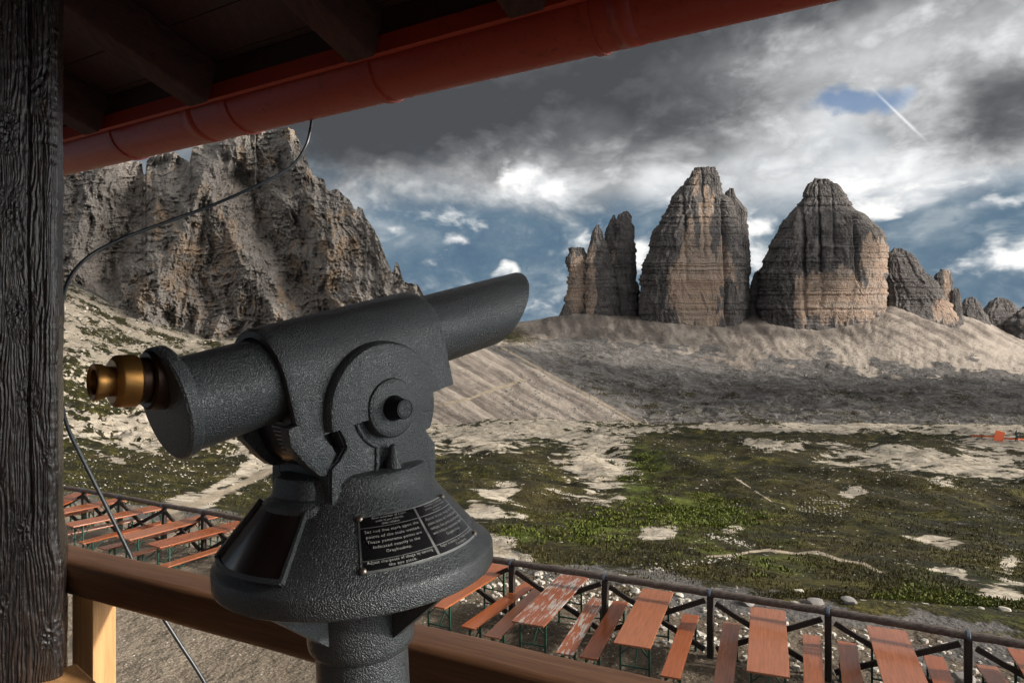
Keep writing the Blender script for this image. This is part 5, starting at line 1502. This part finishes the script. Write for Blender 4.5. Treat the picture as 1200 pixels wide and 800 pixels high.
def person(px, py, label):
    p = Vector(ground_at(px, py)); bm = bmesh.new()
    me = bpy.data.meshes.new('person')
    J = {'pel':(0,0,.95),'ch':(0,.02,1.35),'nk':(0,.02,1.52),'hd':(0,0,1.66),'hd2':(0,0,1.76),
         'lh':(-.1,0,.9),'lk':(-.11,-.06,.5),'lf':(-.12,.06,.06),'lt':(-.13,-.12,.03),'rh':(.1,0,.9),'rk':(.12,-.12,.5),'rf':(.13,-.06,.06),'rt':(.13,-.24,.03),
         'ls':(-.19,0,1.44),'le':(-.26,.06,1.16),'lw':(-.24,-.08,.94),'rs':(.19,0,1.44),'re':(.27,.04,1.16),'rw':(.25,-.12,.95)}
    E = [('pel','ch'),('ch','nk'),('nk','hd'),('hd','hd2'),('pel','lh'),('lh','lk'),('lk','lf'),('lf','lt'),('pel','rh'),('rh','rk'),('rk','rf'),('rf','rt'),('ch','ls'),('ls','le'),('le','lw'),('ch','rs'),('rs','re'),('re','rw')]
    Rr = dict(pel=.15,ch=.16,nk=.06,hd=.10,hd2=.08,lh=.1,rh=.1,lk=.065,rk=.065,lf=.05,rf=.05,lt=.04,rt=.04,ls=.07,rs=.07,le=.045,re=.045,lw=.035,rw=.035)
    ks = list(J); me.from_pydata([J[k] for k in ks], [(ks.index(a), ks.index(b)) for a, b in E], [])
    o = bpy.data.objects.new('person', me); C.objects.link(o)
    md = o.modifiers.new('skin','SKIN'); 
    for i, k in enumerate(ks): me.skin_vertices[0].data[i].radius = (Rr[k], Rr[k])
    me.skin_vertices[0].data[0].use_root = True
    ss = o.modifiers.new('sub','SUBSURF'); ss.levels = 1; ss.render_levels = 1
    me.materials.append(mat_plain('dark_walking_clothes', (.03,.04,.045), .9)); o.location = p; o.rotation_euler = (0,0,.6)
    return tag(o, label, 'person')
person(1191, 518, 'walker in dark clothes standing at the far orange net')

# ---- grass: tufts and dock leaves as little blades
def blades(name, mat, spots, label):
    V = []; Q = []
    for (x, y, z, r, hgt, n, w) in spots:
        for k in range(n):
            a = rnd.uniform(0, 6.283); q = r*math.sqrt(rnd.random()); bx, by = x+q*math.cos(a), y+q*math.sin(a)
            a = rnd.uniform(0, 6.283); lx, ly = math.cos(a)*w, math.sin(a)*w
            b = rnd.uniform(0, 6.283); ln = rnd.uniform(.2,.9)*hgt; h = hgt*rnd.uniform(.5,1.1)
            i = len(V)
            V += [(bx-lx,by-ly,z-.03),(bx+lx,by+ly,z-.03),(bx+math.cos(b)*ln+lx*.4,by+math.sin(b)*ln+ly*.4,z+h),(bx+math.cos(b)*ln-lx*.4,by+math.sin(b)*ln-ly*.4,z+h)]
            Q.append((i,i+1,i+2,i+3))
    me = bpy.data.meshes.new(name); me.from_pydata(V, [], Q); me.update()
    return tag(link_mesh(name, me, mat), label, 'grass', kind='stuff')
sp_g, sp_l = [], []
_a, _b = np.meshgrid(np.arange(400)/10., np.arange(400)/10.); CL = fbm(_a, _b, 0, 3, 501)
NX = RS.uniform(40,1240,26000); NY = 530+RS.random_sample(26000)**.8*210
for px, py in zip(NX, NY):
    p = ground_at(px, py, 13)
    if p.y > 75 or rock_at(p) > .42: continue
    bey = p.y-(11.94-.51*p.x)
    if bey < 2.0+rnd.uniform(0,1.5): continue
    if CL[int(p.x*4)%400, int(p.y*4)%400] < rnd.uniform(-.5,.35): continue
    s = p.y/22.0
    sp_g.append((p.x, p.y, p.z, .14+.10*s, .03+.017*s, 8, .007+.010*s))
for cx, cy, rx, ry, nn_ in [(770,585,50,22,420),(820,605,56,22,520),(700,618,36,16,260),(755,545,24,14,140),(1150,700,56,14,160),(905,655,40,14,120),(610,628,26,9,100),(870,640,50,12,180),(1090,705,50,12,90),(935,640,24,6,60)]:
    for k in range(nn_):
        px = rnd.gauss(cx, rx*.6); py = rnd.gauss(cy, ry*.6)
        p = ground_at(px, py, 13)
        if p.y-(11.94-.51*p.x) < 2.4 or py < 500: continue
        s = p.y/25.0
        if CL[int(p.x*2.2)%400, int(p.y*1.3)%400] < rnd.uniform(-.15,.3): continue
        sp_l.append((p.x, p.y, p.z, .14+.10*s, .045+.028*s, 12, .022+.018*s))
blades('grass_tufts', M_GRASS, sp_g, 'short dry alpine grass growing in tufts over the meadow')
blades('dock_leaves', M_LUSH, sp_l, 'bright green broad leaved weeds growing in lush patches in the meadow')

# ---- unseen clouds added right of the view to shade the land and the mountain
def shade_cloud(cx, cy, cz, rx, ry, rz, seed):
    rc = random.Random(seed); bm = bmesh.new()
    for k in range(34):
        a = rc.uniform(0, 6.283); q = math.sqrt(rc.random())
        c = Vector((cx+rx*q*math.cos(a), cy+ry*q*math.sin(a), cz+rz*.35*rc.uniform(-1,1)))
        r = rc.uniform(.30,.52)*min(rx, ry)*(1.15-.55*q)
        qs = bmesh.ops.create_icosphere(bm, subdivisions=3, radius=1)
        for v in qs['verts']: v.co = Vector((v.co.x*r, v.co.y*r, v.co.z*r*.7))*(1+.12*math.sin(v.co.x*9+k)*math.sin(v.co.y*7+k)*math.sin(v.co.z*8)) + c
    o = obj('shade_cloud', bm, M_SHADE_CLOUD, smooth=9); o['kind'] = 'structure'
M_SHADE_CLOUD = mat_plain('shade_cloud', (.8,.8,.8), 1, 0, .01, .05, 0, .1, 0)
def sun_over(x, y, z, hgt):       # the point at height hgt in front of the sun seen from (x, y, z)
    k = (hgt-z)/sd.z; return (x+sd.x*k, y+sd.y*k, hgt)
for (x, y, z, rx, ry, rz, seed) in ((230,1760,60,420,330,150,1),(330,850,-55,330,260,120,2),(900,1150,-50,260,170,120,3),(-330,720,120,330,260,130,8),(60,140,-15,60,45,40,5)):
    c = sun_over(x, y, z, 900 if y > 300 else 500); shade_cloud(*c, rx, ry, rz, seed)
